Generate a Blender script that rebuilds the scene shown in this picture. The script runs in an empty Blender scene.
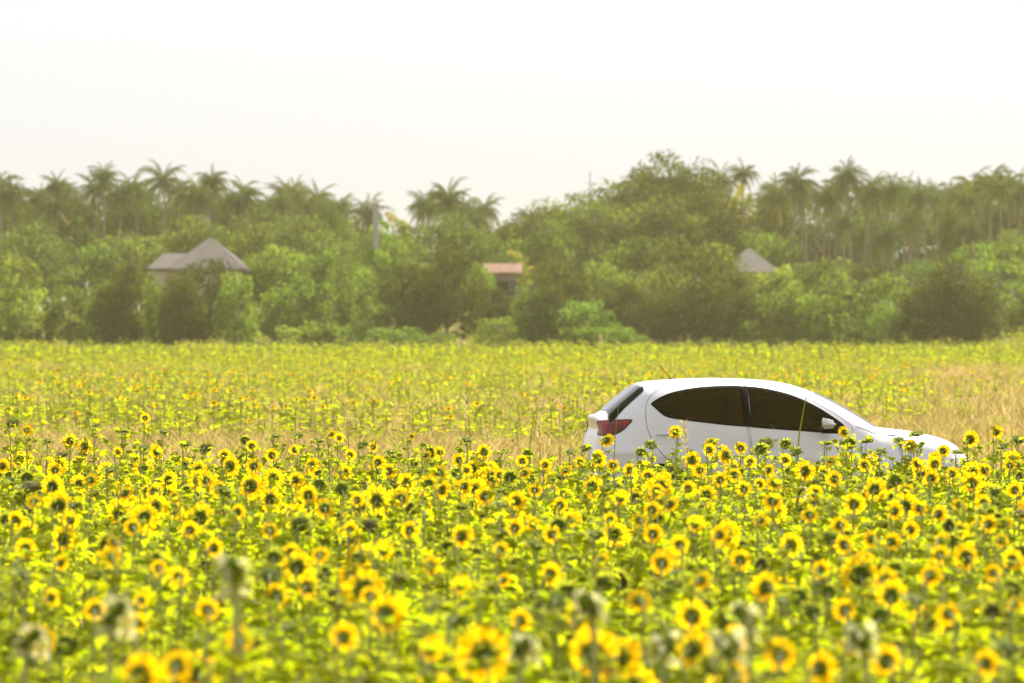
import bpy, bmesh, math, random
import numpy as np
from mathutils import Vector, Matrix, Euler
from mathutils.geometry import delaunay_2d_cdt

R = math.radians
S = bpy.context.scene
C = S.collection
random.seed(7)
rng = np.random.default_rng(11)

# ------------------------------------------------------------------ camera
CAM_H, F, HOR = 2.0, 4000.0, 333.0
cam_d = bpy.data.cameras.new('camera')
cam = bpy.data.objects.new('camera', cam_d); C.objects.link(cam)
cam_d.sensor_width = 36.0
cam_d.lens = F*36/1024
cam.location = (0, 0, CAM_H)
cam.rotation_euler = (R(90)-math.atan((341.5-HOR)/F), 0, 0)
cam_d.clip_start = 0.5; cam_d.clip_end = 5000
cam_d.dof.use_dof = True
cam_d.dof.focus_distance = 37.5
cam_d.dof.aperture_fstop = 3.6
S.camera = cam

# ------------------------------------------------------------------ world, sun, exposure
SUN_EL, SUN_AZ = 46.0, 22.0          # azimuth clockwise from the view direction (+Y)
w = bpy.data.worlds.new('World'); S.world = w; w.use_nodes = True
nt = w.node_tree; nt.nodes.clear()
out = nt.nodes.new('ShaderNodeOutputWorld'); bg = nt.nodes.new('ShaderNodeBackground')
sky = nt.nodes.new('ShaderNodeTexSky'); sky.sky_type = 'NISHITA'; sky.sun_disc = False
sky.sun_elevation = R(SUN_EL); sky.sun_rotation = R(SUN_AZ)
sky.air_density = 1.0; sky.dust_density = 6.0; sky.ozone_density = 1.0
hsv = nt.nodes.new('ShaderNodeHueSaturation'); hsv.inputs['Saturation'].default_value = 0.35
mixw = nt.nodes.new('ShaderNodeMix'); mixw.data_type = 'RGBA'; mixw.inputs[0].default_value = .72
mixw.inputs[7].default_value = (5.3, 5.45, 6.1, 1)      # even bright overcast veil over the sky
nt.links.new(sky.outputs[0], hsv.inputs['Color']); nt.links.new(hsv.outputs[0], mixw.inputs[6]); nt.links.new(mixw.outputs[2], bg.inputs['Color'])
bg.inputs['Strength'].default_value = 0.10
nt.links.new(bg.outputs[0], out.inputs['Surface'])
sd = bpy.data.lights.new('sun', 'SUN'); sd.energy = 5.0; sd.angle = R(0.5); sd.color = (1.0, 0.94, 0.82)
sun = bpy.data.objects.new('sun', sd); C.objects.link(sun)
sdir = Vector((math.sin(R(SUN_AZ))*math.cos(R(SUN_EL)), math.cos(R(SUN_AZ))*math.cos(R(SUN_EL)), math.sin(R(SUN_EL))))
sun.rotation_euler = sdir.to_track_quat('Z', 'Y').to_euler()
sun.location = (20, 20, 30)
S.view_settings.view_transform = 'Standard'; S.view_settings.look = 'None'
S.view_settings.gamma = 1; S.view_settings.exposure = 0.85
S.cycles.max_bounces = 8; S.cycles.diffuse_bounces = 3; S.cycles.glossy_bounces = 3
S.cycles.transmission_bounces = 4; S.cycles.transparent_max_bounces = 8; S.cycles.volume_bounces = 0

# ------------------------------------------------------------------ helpers
def mat(name, col, rough=0.6, spec=0.3, transl=None, tfac=0.5, var=0.0, hue=0.0, metal=0.0, noise=None, coat=0.0, obj_rand=False):
    m = bpy.data.materials.new(name); m.use_nodes = True
    n = m.node_tree; N = n.nodes; L = n.links
    b = N['Principled BSDF']; o = N['Material Output']
    b.inputs['Base Color'].default_value = (*col, 1); b.inputs['Roughness'].default_value = rough
    b.inputs['Specular IOR Level'].default_value = spec; b.inputs['Metallic'].default_value = metal
    b.inputs['Coat Weight'].default_value = coat
    src = None
    if var or hue:
        h = N.new('ShaderNodeHueSaturation'); h.inputs['Color'].default_value = (*col, 1)
        if obj_rand:
            oi = N.new('ShaderNodeObjectInfo'); rnd = oi.outputs['Random']
        else:
            g = N.new('ShaderNodeNewGeometry'); rnd = g.outputs['Random Per Island']
        mv = N.new('ShaderNodeMapRange'); mv.inputs['To Min'].default_value = 1-var; mv.inputs['To Max'].default_value = 1+var
        L.new(rnd, mv.inputs['Value']); L.new(mv.outputs[0], h.inputs['Value'])
        mul = N.new('ShaderNodeMath'); mul.operation = 'MULTIPLY'; mul.inputs[1].default_value = 7.31
        fr = N.new('ShaderNodeMath'); fr.operation = 'FRACT'
        mh = N.new('ShaderNodeMapRange'); mh.inputs['To Min'].default_value = 0.5-hue; mh.inputs['To Max'].default_value = 0.5+hue
        L.new(rnd, mul.inputs[0]); L.new(mul.outputs[0], fr.inputs[0]); L.new(fr.outputs[0], mh.inputs['Value']); L.new(mh.outputs[0], h.inputs['Hue'])
        if obj_rand:
            gi = N.new('ShaderNodeNewGeometry'); mm = N.new('ShaderNodeMapRange'); mm.inputs['To Min'].default_value = .68; mm.inputs['To Max'].default_value = 1.35
            m2 = N.new('ShaderNodeMath'); m2.operation = 'MULTIPLY'; L.new(gi.outputs['Random Per Island'], mm.inputs['Value']); L.new(mm.outputs[0], m2.inputs[0]); L.new(mv.outputs[0], m2.inputs[1]); mv = m2; L.new(m2.outputs[0], h.inputs['Value'])
        src = h
        L.new(h.outputs[0], b.inputs['Base Color'])
    if noise:
        scale, c2 = noise
        tn = N.new('ShaderNodeTexNoise'); tn.inputs['Scale'].default_value = scale; tn.inputs['Detail'].default_value = 5
        mx = N.new('ShaderNodeMix'); mx.data_type = 'RGBA'
        mx.inputs[6].default_value = (*col, 1); mx.inputs[7].default_value = (*c2, 1)
        tc = N.new('ShaderNodeTexCoord'); L.new(tc.outputs['Object'], tn.inputs['Vector'])
        rp = N.new('ShaderNodeMapRange'); rp.inputs['From Min'].default_value = .35; rp.inputs['From Max'].default_value = .65
        L.new(tn.outputs['Fac'], rp.inputs['Value']); L.new(rp.outputs[0], mx.inputs[0])
        if src: L.new(mx.outputs[2], src.inputs['Color'])
        else: L.new(mx.outputs[2], b.inputs['Base Color'])
    if transl:
        t = N.new('ShaderNodeBsdfTranslucent'); t.inputs['Color'].default_value = (*transl, 1)
        if src:
            h2 = N.new('ShaderNodeHueSaturation'); h2.inputs['Color'].default_value = (*transl, 1)
            L.new(mv.outputs[0], h2.inputs['Value']); L.new(mh.outputs[0], h2.inputs['Hue']); L.new(h2.outputs[0], t.inputs['Color'])
        ms = N.new('ShaderNodeMixShader'); ms.inputs[0].default_value = tfac
        L.new(b.outputs[0], ms.inputs[1]); L.new(t.outputs[0], ms.inputs[2]); L.new(ms.outputs[0], o.inputs['Surface'])
    return m

M = {}
M['petal'] = mat('petal', (.92,.64,.005), .8, .05, (1.0,.675,.004), .66, .10, .010)
M['bract'] = mat('bract', (.24,.28,.03), .6, .15, (.66,.68,.04), .55, .25, .01)
M['head_back'] = mat('head_back', (.10,.135,.010), .8, .1, (.25,.3,.02), .25, .2)
M['disc'] = mat('disc', (.06,.03,.01), .9, .1)
M['spent'] = mat('spent', (.09,.07,.02), .8, .1, None, 0, .3)
M['leaf'] = mat('leaf', (.29,.32,.007), .7, .05, (.54,.605,.005), .55, .25, .016)
M['stem'] = mat('stem', (.40,.42,.17), .7, .15, (.5,.5,.2), .35, .25)
M['pale_sunlit'] = mat('pale_sunlit', (.62,.58,.30), .8, .1, (.80,.74,.34), .45, .15)  # sun caught on the flower backs, painted as a pale tone
M['far_leaf'] = mat('far_leaf', (.20,.235,.008), .8, .05, (.45,.50,.006), .55, .35, .02)
M['far_petal'] = mat('far_petal', (.80,.52,.008), .8, .05, (.92,.62,.006), .55, .15, .012)
M['dry'] = mat('dry_grass', (.40,.29,.11), .8, .05, (.56,.42,.14), .45, .3, .012)
M['green_grass'] = mat('green_grass', (.17,.21,.02), .8, .05, (.42,.48,.03), .5, .3, .02)
M['seed'] = mat('seed_plume', (.5,.38,.18), .8, .1, (.6,.45,.2), .5, .2)
M['crown'] = mat('crown_leaves', (.055,.075,.014), .7, .12, (.15,.205,.022), .5, .38, .022, obj_rand=True)
M['crown_dark'] = mat('crown_dark', (.042,.050,.007), .7, .1, (.11,.13,.008), .45, .3, .02, obj_rand=True)
M['crown_light'] = mat('crown_light', (.085,.125,.018), .7, .12, (.24,.34,.03), .55, .3, .02, obj_rand=True)
M['crown_yellow'] = mat('crown_yellow', (.30,.27,.03), .6, .2, (.55,.48,.05), .5, .3, .02)
M['palm'] = mat('palm_frond', (.065,.085,.02), .55, .2, (.15,.19,.025), .4, .3, .02, obj_rand=True)
M['palm_dead'] = mat('palm_dead', (.30,.22,.10), .8, .1, (.35,.25,.1), .4, .3)
M['bark'] = mat('bark', (.19,.155,.11), .9, .1, None, 0, 0, noise=(3.0, (.28,.24,.19)))
M['soil'] = mat('soil', (.20,.145,.075), .95, .05, noise=(0.9, (.30,.23,.11)))
M['paint'] = mat('white_paint', (.72,.715,.71), .32, .5, coat=.6, noise=(2.2, (.68,.675,.66)))
M['gap'] = mat('dark_rubber', (.02,.018,.016), .7, .2)
M['chrome'] = mat('chrome', (.75,.75,.76), .12, .5, metal=1)
M['tyre'] = mat('tyre_rubber', (.025,.025,.025), .85, .2)
M['rim'] = mat('alloy', (.45,.46,.48), .3, .5, metal=.9)
M['seat'] = mat('seat_fabric', (.10,.08,.06), .9, .1)
M['trim'] = mat('dark_trim', (.012,.010,.006), .85, .05)
M['lamp'] = mat('tail_lamp_plastic', (.30,.022,.006), .25, .3, coat=.15, noise=(5, (.045,.010,.004)))
M['clear'] = mat('clear_lamp_plastic', (.7,.72,.75), .1, .6, coat=.8)
M['roof_grey'] = mat('roof_grey', (.13,.11,.105), .9, .1, noise=(1.4, (.17,.145,.135)))
M['roof_red'] = mat('roof_red', (.20,.095,.065), .9, .1, noise=(1.6, (.30,.20,.16)))
M['wall'] = mat('plaster', (.52,.46,.38), .9, .1, noise=(.8, (.45,.39,.31)))
M['wall_grey'] = mat('plaster_grey', (.30,.27,.25), .9, .1, noise=(.8, (.24,.22,.20)))
M['dark_glass'] = mat('window_dark', (.04,.045,.05), .1, .5)
M['concrete'] = mat('concrete', (.42,.41,.38), .9, .1, noise=(1.2, (.34,.33,.30)))
def tint_mat(nm='tinted_glass', gc=(.60,.45,.12,1)):
    m = bpy.data.materials.new(nm); m.use_nodes = True
    N = m.node_tree.nodes; L = m.node_tree.links; N.clear()
    o = N.new('ShaderNodeOutputMaterial'); t = N.new('ShaderNodeBsdfTransparent'); t.inputs[0].default_value = (.13,.085,.015,1)
    g = N.new('ShaderNodeBsdfGlossy'); g.inputs['Roughness'].default_value = .04; g.inputs['Color'].default_value = gc
    fr = N.new('ShaderNodeFresnel'); fr.inputs['IOR'].default_value = 1.45
    mx = N.new('ShaderNodeMixShader'); L.new(fr.outputs[0], mx.inputs[0]); L.new(t.outputs[0], mx.inputs[1]); L.new(g.outputs[0], mx.inputs[2])
    L.new(mx.outputs[0], o.inputs['Surface']); return m
M['glass'] = tint_mat(); M['screen'] = tint_mat('screen_glass', (1,1,1,1))

def link(name, me, parent=None, loc=None):
    o = bpy.data.objects.new(name, me); C.objects.link(o)
    if parent: o.parent = parent
    if loc is not None: o.location = loc
    return o
def mesh_np(name, V, T, mi, mats, smooth=False):
    """V (n,3), T (m,3) triangles, mi (m,) material index"""
    me = bpy.data.meshes.new(name)
    V = np.asarray(V, np.float32); T = np.asarray(T, np.int32)
    me.vertices.add(len(V)); me.vertices.foreach_set('co', V.ravel())
    me.loops.add(T.size); me.loops.foreach_set('vertex_index', T.ravel())
    me.polygons.add(len(T)); me.polygons.foreach_set('loop_start', np.arange(0, T.size, 3, dtype=np.int32))
    for m in mats: me.materials.append(M[m])
    me.polygons.foreach_set('material_index', np.broadcast_to(np.asarray(mi, np.int32), (len(T),)).copy())
    me.polygons.foreach_set('use_smooth', np.full(len(T), bool(smooth)))
    me.update(calc_edges=True); return me
class B:
    """triangle collector"""
    def __init__(s): s.V = []; s.T = []; s.m = []; s.n = 0
    def add(s, V, faces, m=0):
        V = np.asarray(V, float).reshape(-1, 3); s.V.append(V)
        for f in faces:
            for i in range(1, len(f)-1): s.T.append((f[0]+s.n, f[i]+s.n, f[i+1]+s.n)); s.m.append(m)
        s.n += len(V)
    def tube(s, pts, rad, k=5, m=0, cap=True):
        pts = [Vector(p) for p in pts]; V = []; F_ = []
        for i, p in enumerate(pts):
            d = (pts[min(i+1, len(pts)-1)] - pts[max(i-1, 0)]).normalized()
            a = d.cross(Vector((0, 1, 0.01)) if abs(d.y) < .9 else Vector((1, 0, 0))).normalized(); b = d.cross(a)
            r = rad[i] if hasattr(rad, '__len__') else rad
            for j in range(k):
                t = 2*math.pi*j/k; V.append(p + (a*math.cos(t)+b*math.sin(t))*r)
        for i in range(len(pts)-1):
            for j in range(k):
                a_, b_ = i*k+j, i*k+(j+1) % k; F_.append((a_, b_, b_+k, a_+k))
        if cap: F_.append(tuple(range(k))[::-1]); F_.append(tuple((len(pts)-1)*k+j for j in range(k)))
        s.add([tuple(v) for v in V], F_, m)
    def box(s, lo, hi, m=0):
        (x0, y0, z0), (x1, y1, z1) = lo, hi
        s.add([(x0,y0,z0),(x1,y0,z0),(x1,y1,z0),(x0,y1,z0),(x0,y0,z1),(x1,y0,z1),(x1,y1,z1),(x0,y1,z1)],
              [(0,3,2,1),(4,5,6,7),(0,1,5,4),(1,2,6,5),(2,3,7,6),(3,0,4,7)], m)
    def arr(s): return np.concatenate(s.V), np.array(s.T), np.array(s.m)
    def mesh(s, name, mats, smooth=False):
        V, T, m = s.arr(); return mesh_np(name, V, T, m, mats, smooth)
def merge(items):
    """items: list of (proto (V,T,m), matrices (k,4,4)) -> one V,T,m"""
    Vs, Ts, ms = [], [], []; n = 0
    for (V, T, m), MM in items:
        MM = np.asarray(MM)
        if len(MM) == 0: continue
        k = len(MM)
        W = np.einsum('kij,vj->kvi', MM[:, :3, :3], V) + MM[:, None, :3, 3]
        Vs.append(W.reshape(-1, 3).astype(np.float32))
        Ts.append((T[None] + (np.arange(k)*len(V))[:, None, None] + n).reshape(-1, 3)); ms.append(np.tile(m, k)); n += k*len(V)
    return np.concatenate(Vs), np.concatenate(Ts), np.concatenate(ms)
def mtx(loc, rx=0, rz=0, s=(1,1,1), ry=0):
    cz, sz = math.cos(rz), math.sin(rz); cx, sx = math.cos(rx), math.sin(rx); cy, sy = math.cos(ry), math.sin(ry)
    Rz = np.array([[cz,-sz,0],[sz,cz,0],[0,0,1]]); Rx = np.array([[1,0,0],[0,cx,-sx],[0,sx,cx]]); Ry = np.array([[cy,0,sy],[0,1,0],[-sy,0,cy]])
    m = np.eye(4); m[:3,:3] = Rz@Ry@Rx@np.diag(s); m[:3,3] = loc; return m
def tag(o, label=None, cat=None, group=None, kind=None):
    if label: o['label'] = label
    if cat: o['category'] = cat
    if group: o['group'] = group
    if kind: o['kind'] = kind
    return o
def smooth01(x): x = max(0., min(1., x)); return x*x*(3-2*x)
def gz(y): return 4.0*smooth01((y-300)/60.0)
def at(px, py, d): return ((px-512)/F*d, d, CAM_H-(py-HOR)/F*d)
ORD = ['first','second','third','fourth','fifth','sixth','seventh','eighth','ninth','tenth','eleventh','twelfth','thirteenth','fourteenth','fifteenth','sixteenth','seventeenth','eighteenth','nineteenth','twentieth']+[f'{i}th' for i in range(21, 60)]
def resolve_labels(entries, suffix=''):
    """entries: [obj, look, place, px]; the same look in the same place is told apart by its order"""
    g = {}
    for e in entries: g.setdefault((e[1], e[2]), []).append(e)
    for (look, place), es in g.items():
        es.sort(key=lambda e: e[3])
        for i, e in enumerate(es):
            if len(es) == 1: e[0]['label'] = f'{look} {place}'
            elif i == len(es)-1: e[0]['label'] = f'rightmost {look} {place}'
            elif i == 0: e[0]['label'] = f'leftmost {look} {place}'
            else: e[0]['label'] = f'{ORD[i]} {look} from left, {place}'
            if len(e[0]['label'].split()) > 16: e[0]['label'] = e[0]['label'].replace(' yellow', '').replace(' ragged', '', 0)
            if len(e[0]['label'].split()) > 16: e[0]['label'] = e[0]['label'].replace('in the ', 'in ').replace('the car', 'car')
            if len(e[0]['label'].split()) > 16: e[0]['label'] = e[0]['label'].replace('in soft rows', 'soft rows').replace('without a bloom', 'unbloomed').replace(' the ', ' ')

# ------------------------------------------------------------------ ground
def build_ground():
    ys = np.concatenate([np.array([-120, -30, 0, 40, 100, 200, 290]), np.linspace(300, 360, 13), np.array([420, 600, 1150])])
    xs = np.linspace(-500, 500, 21)
    V = [(x, y, gz(y)) for y in ys for x in xs]; F_ = []
    nx = len(xs)
    for j in range(len(ys)-1):
        for i in range(nx-1): a = j*nx+i; F_.append((a, a+1, a+nx+1, a+nx))
    b = B(); b.add(V, F_); o = link('ground', b.mesh('ground', ['soil'], True)); tag(o, kind='structure')
build_ground()

# ------------------------------------------------------------------ car
TH = R(6.0); CX, CY = 2.85, 42.5
cT, sT = math.cos(TH), math.sin(TH)
def side_pt(px, py, y0=-0.8):
    a = (px-512)/F
    t = (y0 - sT*CX + cT*CY)/(cT - sT*a)
    X, Y, Z = a*t, t, CAM_H-(py-HOR)/F*t
    return ((X-CX)*cT + (Y-CY)*sT + 2.03, Z)
def catmull(P, n=8, closed=False):
    P = [np.array(p, float) for p in P]; out_ = []
    m = len(P); rngi = range(m if closed else m-1)
    for i in rngi:
        p0 = P[(i-1) % m] if closed or i > 0 else P[0]; p1 = P[i]; p2 = P[(i+1) % m]; p3 = P[(i+2) % m] if closed or i+2 < m else P[-1]
        for k in range(n):
            t = k/n; out_.append(.5*((2*p1)+(-p0+p2)*t+(2*p0-5*p1+4*p2-p3)*t*t+(-p0+3*p1-3*p2+p3)*t**3))
    if not closed: out_.append(P[-1])
    return np.array(out_)
sp0 = lambda a, b_: side_pt(a, b_, 0.0)
LIP = sp0(595.5, 414.0)
top_ctrl = [LIP, sp0(600,412.6), sp0(607,406.8), sp0(622,394.5), sp0(634,385.2), sp0(645,381.6), sp0(660,379.9), sp0(680,378.6), sp0(700,378), sp0(720,377.9), sp0(740,378.4), sp0(762,380), sp0(782,383), sp0(802,389), sp0(822,397.2), sp0(845,409.8), sp0(862,420.5), sp0(873,426.4), sp0(888,428.2), sp0(905,430.3), sp0(922,433.6), sp0(938,438.3), sp0(949,443.6), sp0(956,449)]
TOP = catmull(top_ctrl, 8)
rear_ctrl = [LIP, (LIP[0]-.05, LIP[1]-.03), (.02,1.0), (-.01,.90), (-.035,.76), (-.05,.60), (-.03,.42), (.07,.28), (.16,.21)]
rear_ctrl[0] = LIP
REAR = catmull(rear_ctrl, 6)
nose = top_ctrl[-1]
front_ctrl = [nose, (nose[0]+.035, nose[1]-.06), (nose[0]+.06,.58), (nose[0]+.06,.42), (nose[0]+.02,.28), (nose[0]-.12,.2)]
FRONT = catmull(front_ctrl, 6)
BOT = np.linspace(front_ctrl[-1], rear_ctrl[-1], 60)
XMAX = nose[0]+.06
def dist_poly(P, pts):
    A = pts[:-1]; Bv = pts[1:]-A
    AP = P[:, None, :]-A[None]; t = np.clip((AP*Bv[None]).sum(-1)/((Bv*Bv).sum(-1)[None]+1e-12), 0, 1)
    D = AP-t[..., None]*Bv[None]; return np.sqrt((D*D).sum(-1)).min(1)
def rnd(d, Rr, p): u = np.clip(d/Rr, 0, 1); return (1-(1-u)**2)**(1/p)
def ysurf(P):
    P = np.asarray(P, float).reshape(-1, 2); x, z = P[:, 0], P[:, 1]
    Rt = np.interp(x, [0, .35, .8, 2.6, 3.3, 3.7, 4.2], [.45, .60, .74, .74, .36, .26, .22])
    T = rnd(dist_poly(P, TOP), Rt, 4.0); E = rnd(dist_poly(P, REAR), .30, 6.5)
    Fr = rnd(dist_poly(P, FRONT), .5, 4.2); Bt = rnd(dist_poly(P, BOT), .14, 7.0)
    W = .848 + .014*np.exp(-((z-(.66+.045*(2.6-x)))/.05)**2) - .012*np.exp(-((z-.48)/.12)**2)
    W = W + .022*np.exp(-((x-.70)/.42)**2-((z-.62)/.22)**2) + .022*np.exp(-((x-3.27)/.42)**2-((z-.6)/.2)**2)
    return W*T*E*Fr*Bt
def surf_off(P, off, side=-1):
    """points on the body at side view (x,z), pushed off along the normal"""
    P = np.asarray(P, float).reshape(-1, 2); e = .006
    y = ysurf(P); gx = (ysurf(P+[e, 0])-ysurf(P-[e, 0]))/(2*e); gzz = (ysurf(P+[0, e])-ysurf(P-[0, e]))/(2*e)
    n = np.stack([-gx, np.ones_like(y), -gzz], 1); n /= np.linalg.norm(n, axis=1)[:, None]
    out_ = np.stack([P[:, 0], y, P[:, 1]], 1)+n*off
    out_[:, 1] *= side
    return out_
def inside(P, poly):
    x, y = P[:, 0], P[:, 1]; c = np.zeros(len(P), bool); n = len(poly)
    for i in range(n):
        x1, y1 = poly[i]; x2, y2 = poly[(i+1) % n]
        k = ((y1 > y) != (y2 > y)) & (x < (x2-x1)*(y-y1)/(y2-y1+1e-15)+x1); c ^= k
    return c
def patch2d(outline, holes=(), step=.035):
    outline = np.asarray(outline); pts = [tuple(p) for p in outline]; edges = []; n = len(pts)
    edges += [(i, (i+1) % n) for i in range(n)]
    for h in holes:
        s0 = len(pts); pts += [tuple(p) for p in h]; k = len(h); edges += [(s0+i, s0+(i+1) % k) for i in range(k)]
    lo = outline.min(0); hi = outline.max(0)
    G = np.stack(np.meshgrid(np.arange(lo[0]+step/2, hi[0], step), np.arange(lo[1]+step/2, hi[1], step)), -1).reshape(-1, 2)
    ok = inside(G, outline)
    cl = np.vstack([outline, outline[:1]]); ok &= dist_poly(G, cl) > step*.4
    for h in holes:
        ok &= ~inside(G, h); hh = np.vstack([h, h[:1]]); ok &= dist_poly(G, hh) > step*.4
    pts += [tuple(p) for p in G[ok]]
    v, e, f, *_ = delaunay_2d_cdt([Vector(p) for p in pts], edges, [], 1, 1e-6)
    v = np.array([tuple(q) for q in v]); tri = []
    for t in f:
        t = list(t); c = v[t].mean(0)[None]
        if not inside(c, outline)[0] or any(inside(c, h)[0] for h in holes): continue
        tri.append(t)
    return v, np.array(tri)
def patch_mesh(name, outline, off, side, mats, holes=(), step=.035, thick=0.0):
    v, t = patch2d(outline, holes, step); V = surf_off(v, off, side)
    b = B(); tt = [tuple(q) if side < 0 else tuple(q[::-1]) for q in t]
    # CDT gives counter-clockwise in (x,z): outward for side -y
    b.add(V, tt)
    me = b.mesh(name, mats, True); return me
def shrink(poly, d):
    poly = np.asarray(poly); n = len(poly); area = .5*sum(poly[i][0]*poly[(i+1) % n][1]-poly[(i+1) % n][0]*poly[i][1] for i in range(n))
    s = 1 if area > 0 else -1; out_ = []
    for i in range(n):
        t = poly[(i+1) % n]-poly[i-1]; t = t/(np.linalg.norm(t)+1e-12); nn = np.array([-t[1], t[0]])*s; out_.append(poly[i]+nn*d)
    return np.array(out_)

def px_curve(L_, n=5, closed=False, y0=-.8): return catmull([side_pt(a, b_, y0) for a, b_ in L_], n, closed)
up_l = [(652.4,404.4),(656.3,401.0),(663.7,397.1),(673,393.6),(687,390.5),(702,388.3),(716.5,387.2),(738,386.7),(760,388.0),(775,390.6),(789,394.2),(800,398.2),(809,402.2),(822,409.2),(834,417),(841,422)]
lo_l = [(846,427.2),(842,432.6),(836,433.4),(820,432.4),(800,430.8),(770,428.7),(746,426.6),(724,424.8),(706.7,422.8),(688,420.6),(671.6,418.2),(664.5,415.8),(659.5,411.8),(655.3,407.6)]
DLO = catmull([side_pt(a, b_) for a, b_ in up_l+lo_l], 4, True)
XB = side_pt(747.5, 420)[0]
def clip_x(poly, xc, keep_less):
    out_ = []; n = len(poly)
    for i in range(n):
        a, b_ = poly[i], poly[(i+1) % n]; ia = (a[0] < xc) == keep_less; ib = (b_[0] < xc) == keep_less
        if ia: out_.append(a)
        if ia != ib: t = (xc-a[0])/(b_[0]-a[0]); out_.append(a+(b_-a)*t)
    return np.array(out_)
rear_win = clip_x(DLO, XB-.012, True); front_win = clip_x(DLO, XB+.012, False)
# front window: main pane and small fixed triangle are one dark pane in the photo
def door_outlines():
    rs = px_curve([(663,389.5),(653,395.5),(648,404),(646.6,413),(646.6,422),(648.2,431),(652,440),(658,449.5),(665.7,458)], 5)
    seam_b = np.array([side_pt(746.4,384.5), side_pt(746.4,427), side_pt(748.7,443), side_pt(750,460), (XB+.02, .45), (XB+.02, .33)])
    top_r = catmull([side_pt(*p) for p in [(663,389.5),(674,386.8),(690,384.6),(708,383.4),(728,383.2),(746.4,384.5)]], 4)
    rear = np.vstack([top_r, seam_b[1:], [(1.15,.33),(1.05,.42)], rs[::-1][:-1]])
    fs = catmull([side_pt(*p) for p in [(853.5,426),(854.5,433),(854.5,443),(853,455)]]+[(2.98,.42),(2.95,.33)], 4)
    top_f = catmull([side_pt(*p) for p in [(748.6,384.6),(765,385.6),(780,388.6),(795,393.2),(812,400),(828,408.4),(842,417),(853.5,426)]], 4)
    sb2 = seam_b[::-1]+np.array([.025, 0]); sb2[-1] = top_f[0]
    front = np.vstack([top_f, fs[1:], sb2[:-1]])
    return rear[::-1], front[::-1]
REAR_DOOR, FRONT_DOOR = door_outlines()

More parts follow.
